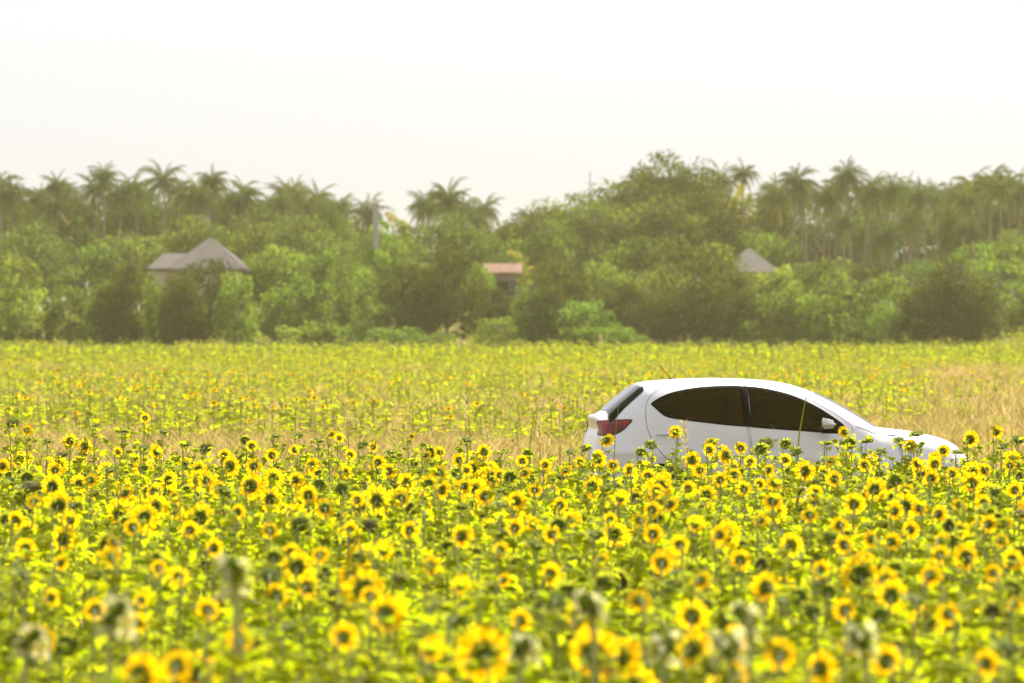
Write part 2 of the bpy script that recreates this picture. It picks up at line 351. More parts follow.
def build_car():
    root = bpy.data.objects.new('parked_car', None); C.objects.link(root)
    tag(root, 'white five-door hatchback with dark tinted windows parked behind the sunflowers', 'car')
    # body shell: rings from the centreline outline towards a spine
    OUT = np.vstack([REAR[::-1], TOP[1:], FRONT[1:], BOT[1:-1]])
    seg = np.linalg.norm(np.diff(np.vstack([OUT, OUT[:1]]), axis=0), axis=1); cum = np.concatenate([[0], np.cumsum(seg)])
    NS = 520; s = np.linspace(0, cum[-1], NS, endpoint=False); CL = np.vstack([OUT, OUT[:1]])
    P0 = np.stack([np.interp(s, cum, CL[:, 0]), np.interp(s, cum, CL[:, 1])], 1)
    spine = np.stack([np.clip(P0[:, 0], .55, 3.5), np.interp(np.clip(P0[:, 0], .55, 3.5), [.55, 3.5], [.72, .55])], 1)
    NT = 46; ts = np.linspace(0, 1, NT)**3.2
    b = B(); rings = [P0+(spine-P0)*t for t in ts]
    ys = [np.zeros(NS)]+[ysurf(r_) for r_ in rings[1:]]
    V = []
    for side in (-1, 1):
        for k in range(NT): V.append(np.stack([rings[k][:, 0], side*ys[k], rings[k][:, 1]], 1))
    V = np.concatenate(V)
    # openings
    cut = [shrink(rear_win, .016), shrink(front_win, .016)]
    wheels = [(.70, .305), (3.27, .305)]
    F_ = []
    for si in range(2):
        base = si*NT*NS
        for k in range(NT-1):
            A = base+k*NS+np.arange(NS); A2 = base+k*NS+(np.arange(NS)+1) % NS
            c = (V[A]+V[A2]+V[A+NS]+V[A2+NS])/4; xz = c[:, [0, 2]]
            drop = np.zeros(NS, bool)
            for pl in cut: drop |= inside(xz, pl) & (abs(c[:, 1]) > .45)
            for (wx, wz) in wheels: drop |= (np.hypot(xz[:, 0]-wx, xz[:, 1]-wz) < .345) & (abs(c[:, 1]) > .55)
            # rear glass and windscreen
            drop |= (c[:, 0] > RG[0]+.02) & (c[:, 0] < RG[1]-.02) & (abs(c[:, 1]) < .50) & (c[:, 2] > 1.1)
            drop |= (c[:, 0] > WS[0]+.03) & (c[:, 0] < WS[1]-.03) & (abs(c[:, 1]) < .40) & (c[:, 2] > .9)
            for j in np.nonzero(~drop)[0]:
                q = (A[j], A2[j], A2[j]+NS, A[j]+NS); F_.append(q if si else q[::-1])
    me = bpy.data.meshes.new('body'); me.from_pydata([tuple(v) for v in V], [], [tuple(int(i) for i in f) for f in F_])
    bm = bmesh.new(); bm.from_mesh(me); bmesh.ops.remove_doubles(bm, verts=bm.verts, dist=.0006); 
    loose = [v for v in bm.verts if not v.link_faces]; bmesh.ops.delete(bm, geom=loose, context='VERTS')
    bmesh.ops.recalc_face_normals(bm, faces=bm.faces); bm.to_mesh(me); bm.free()
    me.materials.append(M['paint'])
    for p in me.polygons: p.use_smooth = True
    link('body', me, root)
    # doors, panes
    pil = np.array([p for p in clip_x(clip_x(DLO, XB-.045, False), XB+.035, True)])
    for side in (-1, 1):
        link('pillar_cover', patch_mesh('pillar_cover', pil, .0085, side, ['trim'], (), .02), root)
        for dn, ol, win, hp in (('rear', REAR_DOOR, rear_win, (657, 671, 435.2)), ('front', FRONT_DOOR, front_win, (761, 776, 440))):
            d = link('door', patch_mesh('door', ol, .003, side, ['paint'], [shrink(win, .002)], .045), root)
            if dn == 'rear' : pass
            gap = B(); cl = np.vstack([ol, ol[:1]]); pts = surf_off(cl, .0015, side)
            gap.tube([tuple(p) for p in pts], .0032, 4, 0, False); link('door_seal', gap.mesh('door_seal', ['gap'], True), d)
            fr_ = patch_mesh('window_frame', shrink(win, -.003), .006, side, ['trim'], [shrink(win, .018)], .05); link('window_frame', fr_, d)
            link('window', patch_mesh('window', shrink(win, .004), .0045, side, ['glass'], (), .05), d)
            h = B(); P = catmull([side_pt(hp[0], hp[2]-.3), side_pt((hp[0]+hp[1])/2, hp[2]-1.0), side_pt(hp[1], hp[2]-.3)], 5)
            pts = surf_off(P, .028, side); pts[0] = surf_off(P[:1], .0, side)[0]; pts[-1] = surf_off(P[-1:], .0, side)[0]
            h.tube([tuple(p) for p in pts], .011, 6); link('handle', h.mesh('handle', ['paint'], True), d)
        lampo = catmull([side_pt(*p) for p in [(587.5,430.5),(590.5,427),(595.4,424.2),(603,422),(611,421),(622,420.3),(632.8,420.2),(629,425),(625,429.2),(620,432.6),(614,435.2),(606,436),(598,435.2),(591,433)]], 3, True)
        ro = np.argsort(REAR[:, 1]); lampo[:, 0] = np.maximum(lampo[:, 0], np.interp(lampo[:, 1], REAR[ro, 1], REAR[ro, 0])+.010)
        l = link('tail_lamp', patch_mesh('tail_lamp', lampo[::-1], .006, side, ['lamp'], (), .02), root)
        sl = B(); sl.tube([tuple(p) for p in surf_off(np.vstack([lampo, lampo[:1]]), .003, side)], .005, 4, 0, False); link('lamp_rim', sl.mesh('lamp_rim', ['trim'], True), l)
        # headlamp swept back on the wing (hidden by the crop from the photo's side)
        ho = catmull([(nose[0]-.50,.735),(nose[0]-.3,.745),(nose[0]-.08,.70),(nose[0]-.04,.62),(nose[0]-.2,.60),(nose[0]-.4,.67)], 3, True)
        link('headlamp', patch_mesh('headlamp', ho[::-1], .005, side, ['clear'], (), .03), root)
        # hood seam and upper belt crease
        hs = B(); P = catmull([side_pt(*p) for p in [(858,426.5),(868,430),(876,433.2),(884,435)]], 5)
        hs.tube([tuple(p) for p in surf_off(P, .0005, side)], .0030, 4, 0, False); link('hood_seam', hs.mesh('hood_seam', ['gap'], True), root)
        # rear quarter cut line of the tailgate
        # mirror
        c = side_pt(828.5, 423.5, -.97); mb = bmesh.new(); bmesh.ops.create_cube(mb, size=1)
        for v in mb.verts:
            v.co.x *= .15; v.co.y *= .17; v.co.z *= .135
            if v.co.x > 0: v.co.z *= .62; v.co.y *= .85; v.co.z -= .012
            if v.co.y*side > 0: v.co.z *= .85
        bmesh.ops.bevel(mb, geom=list(mb.edges), offset=.028, segments=3, affect='EDGES')
        me = bpy.data.meshes.new('mirror'); mb.to_mesh(me); mb.free(); me.materials.append(M['paint'])
        for p in me.polygons: p.use_smooth = True
        mo = link('wing_mirror', me, root, (c[0], side*.955, c[1]))
        st = B(); st.box((-.05, -.10 if side > 0 else .0, -.105), (.07, .0 if side > 0 else .10, -.05)); link('mirror_stalk', st.mesh('stalk', ['trim']), mo, (0, 0, 0))
        mg = B(); mg.box((-.0785,-.07,-.05),(-.0765,.07,.05)); link('mirror_glass', mg.mesh('mirror_glass', ['chrome']), mo)
        # mirror sail
    # glass across: project from above
    def top_z(x, y):
        lo = np.full(len(x), .75); hi = np.interp(x, TOP[:, 0], TOP[:, 1])
        for _ in range(22):
            mid = (lo+hi)/2; bigger = ysurf(np.stack([x, mid], 1)) > np.abs(y); lo = np.where(bigger, mid, lo); hi = np.where(bigger, hi, mid)
        return (lo+hi)/2
    def top_patch(name, x0, x1, w0, w1, m, off, nx=18, ny=20, curve=.05, q0=-1, q1=1):
        b_ = B(); V = []
        for i in range(nx+1):
            for j in range(ny+1):
                u = i/nx; q = q0+(q1-q0)*j/ny; V.append((x0+(x1-x0)*u, q*(w0+(w1-w0)*u)))
        V = np.array(V); xx = V[:, 0]+curve*(V[:, 1]**2); z = top_z(xx, V[:, 1])+off
        F_ = [(i*(ny+1)+j, (i+1)*(ny+1)+j, (i+1)*(ny+1)+j+1, i*(ny+1)+j+1) for i in range(nx) for j in range(ny)]
        b_.add(np.stack([xx, V[:, 1], z], 1), F_); return b_.mesh(name, m, True)
    rw = link('rear_window', top_patch('rear_window', RG[0], RG[1], .50, .45, ['screen'], .006, curve=.0), root)
    for q in (-1, 1): link('window_frame', top_patch('window_frame', RG[0]-.01, RG[1]+.02, .62, .56, ['trim'], .009, ny=6, curve=.0, q0=min(q, q*.78), q1=max(q, q*.78)), rw)
    link('windscreen', top_patch('windscreen', WS[0], WS[1], .43, .47, ['screen'], .006, curve=-.03), root)
    # chrome strip and clear reversing lamp at the tailgate lip
    t = B(); t.tube([(LIP[0]-.03+.09*abs(q)**2.5, q*.45, LIP[1]-.075) for q in np.linspace(-.7, .7, 15)], .012, 6); link('tailgate_trim', t.mesh('tailgate_trim', ['chrome'], True), root)
    sp = B(); xs_ = np.linspace(0, 1, 5)
    spl = side_pt(636, 385.5, 0)
    V = []; ny = 12
    for i, (dx, dz) in enumerate([(0.0,.0),(.02,.016),(.10,.026),(.16,.02),(.12,.0)]):
        for j in range(ny+1):
            q = -1+2*j/ny; V.append((spl[0]-.045+dx+.05*q*q, q*.56, spl[1]-.012+dz-.075*q*q*abs(q)))
    F_ = [(i*(ny+1)+j, i*(ny+1)+j+1, ((i+1) % 5)*(ny+1)+j+1, ((i+1) % 5)*(ny+1)+j) for i in range(5) for j in range(ny)]
    F_ += [tuple(i*(ny+1) for i in range(5)), tuple(i*(ny+1)+ny for i in range(5))[::-1]]
    sp.add(V, F_); link('spoiler', sp.mesh('spoiler', ['paint'], True), root)
    an = B(); a0 = side_pt(671.6, 379.3, 0); a1 = side_pt(659.5, 365, 0)
    an.tube([(a0[0], 0, a0[1]-.01), (a0[0]-.02, 0, a0[1]+.012)], [.022, .008], 6); an.tube([(a0[0]-.015, 0, a0[1]+.01), (a1[0], 0, a1[1])], [.005, .0035], 5)
    link('antenna', an.mesh('antenna', ['gap']), root)
    wp = B(); w0 = side_pt(870, 426.3, 0); wp.tube([(w0[0]+.03, -.1, w0[1]+.015), (w0[0]-.02, -.35, w0[1]+.012), (w0[0]-.1, -.52, w0[1]-.02)], .008, 5); link('wiper', wp.mesh('wiper', ['gap']), root)
    bl = B(); bl.box((-.055, -.26, .66), (-.035, .26, .77)); link('number_plate', bl.mesh('number_plate', ['clear']), root)
    # wheels
    for (wx, wz) in wheels_xy:
        for side in (-1, 1):
            b_ = B(); prof = [(.20,-.09),(.27,-.10),(.300,-.085),(.308,-.04),(.308,.04),(.300,.085),(.27,.10),(.20,.09)]; K = 40; V = []
            for i in range(K):
                a = 2*math.pi*i/K
                for r_, yy in prof: V.append((r_*math.cos(a), yy, r_*math.sin(a)))
            n_ = len(prof); F_ = [(i*n_+j, i*n_+(j+1) % n_, ((i+1) % K)*n_+(j+1) % n_, ((i+1) % K)*n_+j) for i in range(K) for j in range(n_)]
            b_.add(V, F_); ty = b_.mesh('tyre', ['tyre'], True)
            wr = link('wheel', ty, root, (wx, side*.735, wz+.003))
            rb = B()
            for i in range(10):
                a = 2*math.pi*i/10; rb.tube([(0, side*.06, 0), (.21*math.cos(a), side*.075, .21*math.sin(a))], [.022, .015], 5)
            rb.tube([(0, side*.02, 0), (0, side*.085, 0)], .045, 12)
            rb.tube([(.205*math.cos(2*math.pi*i/32), side*.078, .205*math.sin(2*math.pi*i/32)) for i in range(33)], .012, 5, 0, False)
            rb.tube([(0, -side*.03, 0), (0, side*.01, 0)], .2, 24)
            link('rim', rb.mesh('rim', ['rim'], True), wr)
        for side in (-1, 1):
            lb = B()
            K = 24; V = []
            for i in range(K+1):
                a = -.35+ (math.pi+.7)*i/K
                for yy in (.86, .50): V.append((wx+.352*math.cos(a), side*yy*(1 if yy < .6 else .985), wz+.352*math.sin(a)))
            lb.add(V, [(2*i, 2*i+1, 2*i+3, 2*i+2) for i in range(K)])
            V = [(wx, side*.5, wz)]+[(wx+.352*math.cos(-.35+(math.pi+.7)*i/K), side*.5, wz+.352*math.sin(-.35+(math.pi+.7)*i/K)) for i in range(K+1)]
            lb.add(V, [(0, i+1, i+2) for i in range(K)])
            link('wheel_arch', lb.mesh('wheel_arch', ['gap'], True), root)
    # cabin
    it = B(); it.box((.55,-.62,.42),(3.3,.62,.50)); it.box((2.75,-.62,.5),(3.15,.62,.93)); it.box((.35,-.6,.5),(.62,.6,.93))
    link('cabin_floor', it.mesh('cabin_floor', ['seat']), root)
    for (x0, y0, wd) in ((1.95,-.36,.46),(1.95,.36,.46),(.98,-.02,1.15)):
        sb = bmesh.new()
        for lo, hi, sh in (((0,-wd/2,.5),(.48,wd/2,.70),0), ((-.12,-wd/2,.62),(.06,wd/2,1.10),-.12)):
            g = bmesh.ops.create_cube(sb, size=1)['verts']
            for v in g:
                v.co = Vector((lo[0]+(v.co.x+.5)*(hi[0]-lo[0]), lo[1]+(v.co.y+.5)*(hi[1]-lo[1]), lo[2]+(v.co.z+.5)*(hi[2]-lo[2])))
                v.co.x += sh*(v.co.z-.6)/.5 if sh else 0; v.co.x += x0; v.co.y += y0
        bmesh.ops.bevel(sb, geom=list(sb.edges), offset=.04, segments=3, affect='EDGES')
        me = bpy.data.meshes.new('seat'); sb.to_mesh(me); sb.free(); me.materials.append(M['seat'])
        for p in me.polygons: p.use_smooth = True
        st = link('seat', me, root)
        for yy in ([y0] if wd < 1 else [-.36, .33]):
            hb = bmesh.new(); bmesh.ops.create_cube(hb, size=1)
            for v in hb.verts: v.co = Vector((v.co.x*.10, v.co.y*.26, v.co.z*.19))
            bmesh.ops.bevel(hb, geom=list(hb.edges), offset=.04, segments=3, affect='EDGES')
            me = bpy.data.meshes.new('headrest'); hb.to_mesh(me); hb.free(); me.materials.append(M['seat'])
            for p in me.polygons: p.use_smooth = True
            link('headrest', me, st, (x0-.16, yy, 1.21 if wd < 1 else 1.16))
    sw = B(); sw.tube([(2.52+.06*math.sin(a)*.4, .36+.18*math.cos(a), .93+.18*math.sin(a)) for a in np.linspace(0, 2*math.pi, 25)], .015, 6, 0, False)
    link('steering_wheel', sw.mesh('steering_wheel', ['gap'], True), root)
    # car-local (x from the tail, y to the left) -> world
    root.rotation_euler = (0, 0, TH); root.location = (CX-2.03*cT, CY-2.03*sT, 0)
    return root
wheels_xy = [(.70, .305), (3.27, .305)]
RG = (side_pt(600, 417, 0)[0]+.03, side_pt(637.5, 386, 0)[0]-.03)
WS = (side_pt(808, 391, 0)[0], side_pt(868, 424, 0)[0])
car = build_car()

# ------------------------------------------------------------------ sunflower pieces
def head_proto(npet=34, seed=0, lod=0, fullness=1.0):
    """unit diameter, back towards -Y, disc towards +Y. material 0 back,1 bract,2 petal,3 disc"""
    r_ = random.Random(seed); back = B(); pet = B()
    k = 16 if lod == 0 else 8
    rings = [(.0,-.10),(.10,-.09),(.19,-.045),(.235,.01),(.22,.05)] if lod == 0 else [(.0,-.09),(.17,-.06),(.235,.03)]
    V = []; F_ = []
    for rr, yy in rings:
        for j in range(k):
            a = 2*math.pi*j/k; V.append((rr*math.cos(a), yy, rr*math.sin(a)))
    for i in range(len(rings)-1):
        for j in range(k): F_.append((i*k+j, i*k+(j+1) % k, (i+1)*k+(j+1) % k, (i+1)*k+j))
    back.add(V, F_, 0)
    V = [(0, .07 if lod == 0 else .03, 0)]+[((rings[-1][0])*math.cos(2*math.pi*j/k), rings[-1][1], rings[-1][0]*math.sin(2*math.pi*j/k)) for j in range(k)]
    back.add(V, [(0, j+1, (j+1) % k+1) for j in range(k)], 2)
    nb = 26 if lod == 0 else 9
    for j in range(nb):
        a = 2*math.pi*(j+r_.uniform(-.3,.3))/nb; r0 = r_.choice([.10,.15,.19]); r1 = r0+r_.uniform(.09,.15); wd = .05 if lod == 0 else .08
        y0 = -.085 if r0 < .12 else (-.06 if r0 < .17 else -.03); y1 = y0-r_.uniform(-.02,.07)
        e = np.array([math.cos(a), 0, math.sin(a)]); t = np.array([-math.sin(a), 0, math.cos(a)])
        back.add([e*r0+t*wd+[0,y0-.005,0], e*r0-t*wd+[0,y0-.005,0], e*(r0+r1)/2-t*wd*.7+[0,(y0+y1)/2-.012,0], e*r1+[0,y1,0], e*(r0+r1)/2+t*wd*.7+[0,(y0+y1)/2-.012,0]], [(0,1,2,3,4)], 1)
    for j in range(npet):
        a = 2*math.pi*(j+r_.uniform(-.35,.35))/npet
        if r_.random() > fullness: continue
        L_ = r_.uniform(.44,.52); tilt = r_.uniform(-.05,.09)+(.03 if j % 2 else -.01); wd = r_.uniform(.045,.062)*(34/npet)**.75
        e = np.array([math.cos(a), 0, math.sin(a)]); t = np.array([-math.sin(a), 0, math.cos(a)]); tw = r_.uniform(-.02,.02)
        def P(rr, ww, yy): return e*rr+t*ww+np.array([0, .03+yy+tw*np.sign(ww), 0])
        m = (.2+L_)/2
        if lod == 0:
            pet.add([P(.20,-wd*.5,0),P(.20,wd*.5,0),P(m,wd,tilt*.4),P(m+.09,wd*.75,tilt*.8),P(L_,0,tilt*1.3),P(m+.09,-wd*.75,tilt*.8),P(m,-wd,tilt*.4),P(m,0,tilt*.4-.012)],
                    [(0,1,2,7),(0,7,6),(7,2,3,4),(7,4,5,6)], 0)
        else:
            pet.add([P(.2,0,0),P(m+.02,wd*1.1,tilt*.5),P(L_,0,tilt),P(m+.02,-wd*1.1,tilt*.5)], [(0,1,2,3)], 0)
    return back, pet
def leaf_geo(b, base, az, L_, wd, droop, up=.25, m=0, pet_len=.07, lod=0, mstem=1):
    d = Vector((math.cos(az), math.sin(az), 0)); t = Vector((-math.sin(az), math.cos(az), 0)); p = Vector(base); q = p+d*pet_len+Vector((0,0,pet_len*up*2))
    if lod == 0: b.tube([tuple(p), tuple(q)], [.004,.003], 3, mstem, False)
    n = 5 if lod == 0 else 3; prof = {5:[.0,.85,1.0,.72,.36,.0], 3:[.25,1.0,.6,.0]}[n]
    V = []; cur = q.copy(); ang = up
    for i in range(n+1):
        wv = wd*prof[i]; fold = wv*.35
        c = cur; V += [tuple(c+t*wv+Vector((0,0,fold-.02*(i == 1)))), tuple(c), tuple(c-t*wv+Vector((0,0,fold)))]
        ang -= droop/n; cur = cur+(d*math.cos(ang)+Vector((0,0,math.sin(ang))))*L_/n
    F_ = []
    for i in range(n):
        a = 3*i; F_ += [(a,a+1,a+4,a+3),(a+1,a+2,a+5,a+4)]
    b.add(V, F_, m)
def foliage_proto(seed, nl=13, lod=0, big=1.0, topleaf=True):
    r_ = random.Random(seed); b = B(); az = r_.uniform(0, 6.28)
    for i in range(nl):
        h = .15+.82*(i/(nl-1))**.75+r_.uniform(-.02,.02); az += 2.4+r_.uniform(-.4,.4)
        s = big*(1.05-.58*max(0, (h-.45)/.5))*r_.uniform(.7,1.2)
        leaf_geo(b, (0, -.02*h, h), az, .16*s, .072*s, r_.uniform(.9,2.4), r_.uniform(.1,1.1), 0, .06*s, lod)
    for q in range(r_.choice([1, 2, 3])):          # side shoots with small leaves and a bud
        h = r_.uniform(.62,.88); a = r_.uniform(0, 6.28); L_ = r_.uniform(.07,.16); tip = (L_*math.cos(a), L_*math.sin(a), h+r_.uniform(.04,.14))
        b.tube([(0,-.02,h-.05), (tip[0]*.6, tip[1]*.6, h), tip], [.004,.0035,.003], 3, 1, False)
        for w_ in range(3): leaf_geo(b, (tip[0], tip[1], tip[2]-.02*w_), r_.uniform(0, 6.28), .065, .024, r_.uniform(.5,2), r_.uniform(0,1), 0, .012, 1)
        k = 6; V = []
        for rr, zz in ((.006,-.008),(.024,-.002),(.026,.014),(.008,.022)):
            for j in range(k): V.append((tip[0]+rr*math.cos(1.05*j), tip[1]+rr*math.sin(1.05*j), tip[2]+zz))
        b.add(V, [(i*k+j, i*k+(j+1) % k, (i+1)*k+(j+1) % k, (i+1)*k+j) for i in range(3) for j in range(k)]+[tuple(3*k+j for j in range(k))], 0)
    return b
def stem_proto(seed, lod=0, nod=0.0):
    r_ = random.Random(seed); b = B(); wx, wy = r_.uniform(-.03,.03), r_.uniform(-.03,.03)
    k = 6 if lod == 0 else 3
    b.tube([(wx*1.2,wy-.02,0),(wx,wy,.35),(wx*.6-.01,-.02+wy*.5,.7),(wx*.2,-.05,.90),(0,-.062,.955),(0,-.045,.992),(0,-.01,1.0)] if lod == 0 else [(wx,wy,0),(wx*.3,-.04,.85),(0,-.05,.965),(0,0,1.0)],
           [.010,.009,.007,.0055,.005,.005,.008] if lod == 0 else [.010,.008,.007,.008], k, 0, False)
    return b
HEADS = []          # (back mesh, petals mesh, arrays for the merged rest)
for i in range(6):
    bk, pt = head_proto(seed=i, npet=[34,30,38,34,28,36][i], fullness=[1,1,1,.9,.8,1][i])
    HEADS.append((bk.mesh('flower_head', ['head_back','bract','disc'], True), pt.mesh('petals', ['petal'])))
def bud_proto(seed, spent):
    r_ = random.Random(seed); b = B(); k = 12; V = []; rings = [(.06,-.2),(.25,-.17),(.40,-.05),(.46,.06),(.36,.15),(.0,.17)]; F_ = []
    for rr, yy in rings:
        for j in range(k):
            a = 2*math.pi*j/k; V.append((rr*math.cos(a), yy, rr*math.sin(a)))
    for i in range(5):
        for j in range(k): F_.append((i*k+j, i*k+(j+1) % k, (i+1)*k+(j+1) % k, (i+1)*k+j))
    b.add(V, F_, 2 if spent else 0)
    for j in range(30):
        a = 2*math.pi*(j+r_.uniform(-.3,.3))/30; r0 = r_.uniform(.25,.42); r1 = r0+r_.uniform(.2,.38); y0 = -.12 if r0 < .35 else 0.02; y1 = y0+r_.uniform(-.25,.25)
        e = np.array([math.cos(a),0,math.sin(a)]); t = np.array([-math.sin(a),0,math.cos(a)]); wd = .09
        b.add([e*r0+t*wd+[0,y0,0], e*r0-t*wd+[0,y0,0], e*(r0+r1)/2-t*wd*.6+[0,(y0+y1)/2-.05,0], e*r1+[0,y1,0], e*(r0+r1)/2+t*wd*.6+[0,(y0+y1)/2-.05,0]], [(0,1,2,3,4)], 1)
    return b
BUDS = [bud_proto(20+i, i == 2) for i in range(3)]
BUD_ME = [b.mesh('flower_bud', ['head_back','bract','spent'], True) for b in BUDS]
FOL = [foliage_proto(40+i, 19+(i % 3)*2) for i in range(11)]
FOL_ME = [b.mesh('foliage', ['leaf','stem'], True) for b in FOL]
STEMS = [stem_proto(60+i) for i in range(4)]
STEM_ME = [b.mesh('stem', ['stem'], True) for b in STEMS]
def sunlit_proto(seed):     # blurred front-row stalk; sun catching its top is painted in as pale leaves
    r_ = random.Random(seed); b = B(); b.tube([(0,0,0),(.01,-.01,.5),(.0,-.02,.9),(.02,-.02,1)], [.011,.010,.009,.008], 6, 1, False)
    V = []; k = 10
    for rr, zz in ((.008,.016),(.026,.012),(.033,.0),(.028,-.012),(.0,-.015)):
        for j in range(k): V.append((.02+rr*math.cos(.628*j), -.02+rr*math.sin(.628*j), .985+zz+.02*math.cos(.628*j)))
    b.add(V, [(i*k+j, i*k+(j+1) % k, (i+1)*k+(j+1) % k, (i+1)*k+j) for i in range(4) for j in range(k)], 2)
    for i in range(22):
        h = .90+.09*r_.random(); az = r_.uniform(0, 6.28); leaf_geo(b, (.02,-.02,h), az, .05, .012, 2.2, 1.0, r_.choice([0, 0, 3]), .015, 1)
    for i in range(8):
        h = .25+.5*r_.random(); az = r_.uniform(0, 6.28); leaf_geo(b, (0,-.02,h), az, .14, .045, 2.4, .1, 0, .04, 1)
    return b
SUNLIT = [sunlit_proto(80+i) for i in range(2)]

# heads read off the photograph: x, y, outer diameter in pixels
PH = """606 440 18;597 459 21;613 465 15;676 432 15;691 460 20;712 442 14;709 450 15;727 455 20;741 448 14;845 432 14;910 446 16;943 451 15;918 464 16;935 464 18;805 471 22
996 432 15;970 439 19;972 483 24;984 503 20;988 524 20;1005 522 18;967 557 30;994 573 20;1014 603 20;985 663 30;949 614 26;940 555 22;941 541 20;938 514 20;920 508 18;894 511 20;891 542 22;872 539 20;885 580 28;890 484 20;872 485 18;854 504 24;835 479 18;815 493 18;804 471 20;775 483 18;759 484 14;744 489 18;773 501 22;790 545 28;767 587 34;719 535 22;695 524 20;887 661 36;819 669 38;692 616 38;688 489 18;691 459 16;952 474 16;931 478 18;935 458 15;750 462 14
145 418 11;27 430 14;70 441 17;84 446 18;157 452 16;117 452 11;2 466 17;124 493 20;153 492 20;176 497 15;34 501 18;206 480 18;219 488 18;250 486 30;254 466 18;229 466 24;224 456 16;272 455 15;295 450 13;311 465 17;331 434 11;339 438 11;252 446 13;308 495 22;325 508 24;237 512 18;146 524 24;133 527 20;115 542 18;110 556 28;25 549 24;213 548 22;292 553 22
43 639 38;50 598 22;60 563 18;111 557 20;159 568 18;179 577 24;307 587 28;277 596 30;208 610 26;141 600 18;136 623 24;138 676 52;176 666 36
411 436 9;484 452 18;459 460 15;373 447 12;378 462 15;389 471 17;407 483 22;439 472 20;441 490 22;464 486 18;466 470 14;485 496 22;516 501 22;401 498 22;385 502 16;357 500 16;345 472 15;461 536 26;515 528 20;533 524 17;552 534 20;620 498 18;591 487 26;652 510 20;669 504 20;648 476 16;656 491 18;653 534 22;383 550 24;522 461 14;524 473 15
352 576 34;370 596 22;385 614 42;343 637 32;430 649 30;485 655 62;550 574 26;662 563 26;619 658 48;579 616 34;503 580 17;460 585 24;735 640 34;640 600 28;845 610 26;1000 540 18;1012 560 24;850 645 30;240 640 30;95 610 26;520 620 24;780 655 36;930 575 26;820 570 22;845 545 22;700 580 24;600 560 20;560 505 17;535 490 16;570 520 18;610 520 16;680 545 22;740 560 24;270 530 20;190 530 20;70 520 20;410 530 20;350 530 18;320 555 20;430 565 22;500 550 20;90 480 18;55 470 17;15 520 20;295 480 18;350 455 13;425 455 13;500 475 14;545 465 14;440 452 13;565 470 14;580 462 13;640 520 18;720 480 17;700 470 16;760 520 18;810 515 19;840 525 19;865 560 24;910 530 20;960 530 20;1015 490 18;1010 465 16;985 470 17;960 505 18;905 490 18;865 465 15;830 460 14;785 460 14;768 470 15;735 475 16;665 478 15;630 470 15"""
PB = """651 445 12 0;760 449 13 0;766 444 15 2;850 443 13 0;866 441 15 1;916 434 15 1;826 443 15 1;12 423 15 1;122 431 14 1;163 432 12 1;47 441 15 1;95 425 9 0;275 436 12 1;205 448 14 2;298 436 11 1;318 441 13 1;143 448 13 1;362 445 12 1;430 452 12 0;466 440 13 1;503 452 12 0;570 452 13 1;585 448 11 0;640 452 11 0;785 444 12 0;795 452 13 0;880 452 13 0;900 441 12 1;957 452 13 1;1018 440 14 1;1003 446 13 0;28 487 30 2;74 505 16 1;110 470 15 1;390 452 12 1;245 440 10 0;185 444 13 1;60 455 15 2;500 505 16 1;595 535 20 1;700 505 15 1;25 575 24 1;270 575 26 1;555 600 24 1;780 600 24 1;915 600 22 1;455 620 26 1"""
plants = []     # dict(x, d, h, kind, D, px, py)
def addp(px, py, dia, kind, var=0):
    h = .93+.12*random.random(); d = min(37.6-1.6*random.random(), F*(CAM_H-h)/max(py-HOR, 1)); d = max(d, 9.2)
    x, _, z = at(px, py, d); plants.append(dict(x=x, d=d, h=z, kind=kind, D=dia/F*d, px=px, py=py, var=var))
for t in PH.replace('\n', ';').split(';'):
    a = t.split(); 
    if len(a) == 3: addp(float(a[0]), float(a[1]), float(a[2])*1.0, 'bloom', random.randrange(6))
for t in PB.split(';'):
    a = t.split(); addp(float(a[0]), float(a[1]), float(a[2]), 'bud', int(a[3]))
n_hand = len(plants)
# fill the crop between them, even-ish spacing
cell = {}
for p in plants: cell[(int(p['x']/.3), int(p['d']/.3))] = 1
fill = []
y = 8.6
while y < 38.3:
    half = .128*y*1.22+.6
    x = -half
    while x < half:
        xx = x+random.uniform(-.16,.16); yy = y+random.uniform(-.2,.2); x += .40 if y < 30 else .36
        if random.random() < .06: continue
        px = 512+xx/yy*F
        cap = 1.02 if yy > 12 else 0.93
        h = random.uniform(.70, cap)
        if yy > 29: h = random.uniform(.62, .86 if not (570 < px < 965) else .80)
        u = random.random(); kind = 'bloom' if u < (.19 if y > 24 else .08) else ('bud' if u < .48 else 'leafy' if u < .985 else 'dry' if yy < 30 else 'bud')
        if yy < 12.5 and kind == 'bloom' and random.random() < .6: kind = 'bud'
        py = HOR+(CAM_H-h)*F/yy
        fill.append(dict(x=xx, d=yy, h=h, kind=kind, D=random.uniform(.15,.21) if kind == 'bloom' else random.uniform(.07,.11), px=px, py=py, var=random.randrange(6) if kind == 'bloom' else random.randrange(3)))
    y += .42
for q in [(243,565,11.8),(112,605,11.0),(28,632,12.0),(600,600,12.2),(755,612,11.8),(725,640,11),(860,632,12),(655,640,12),(525,640,12.5)]:
    x, d, z = at(*q); fill.append(dict(x=x, d=d, h=z, kind='dry', D=.08, px=q[0], py=q[1], var=0, forced=1))  # stalks whose pale colour imitates sun on flower backs
# three hundred as things: the hand-read ones first, then the fill that shows largest
inframe = [f for f in fill if 0 <= f['px'] <= 1024 and f['py'] < 690]
inframe.sort(key=lambda f: (0 if f.get('forced') else 1, f['d']))
N_IND = 300
ind = plants+inframe[:N_IND-n_hand]
rest_ids = set(id(f) for f in ind)
rest = [f for f in fill if id(f) not in rest_ids]
SUNLIT_ME = [b.mesh('pale_sunlit_top', ['pale_sunlit','stem','head_back','leaf'], True) for b in SUNLIT]

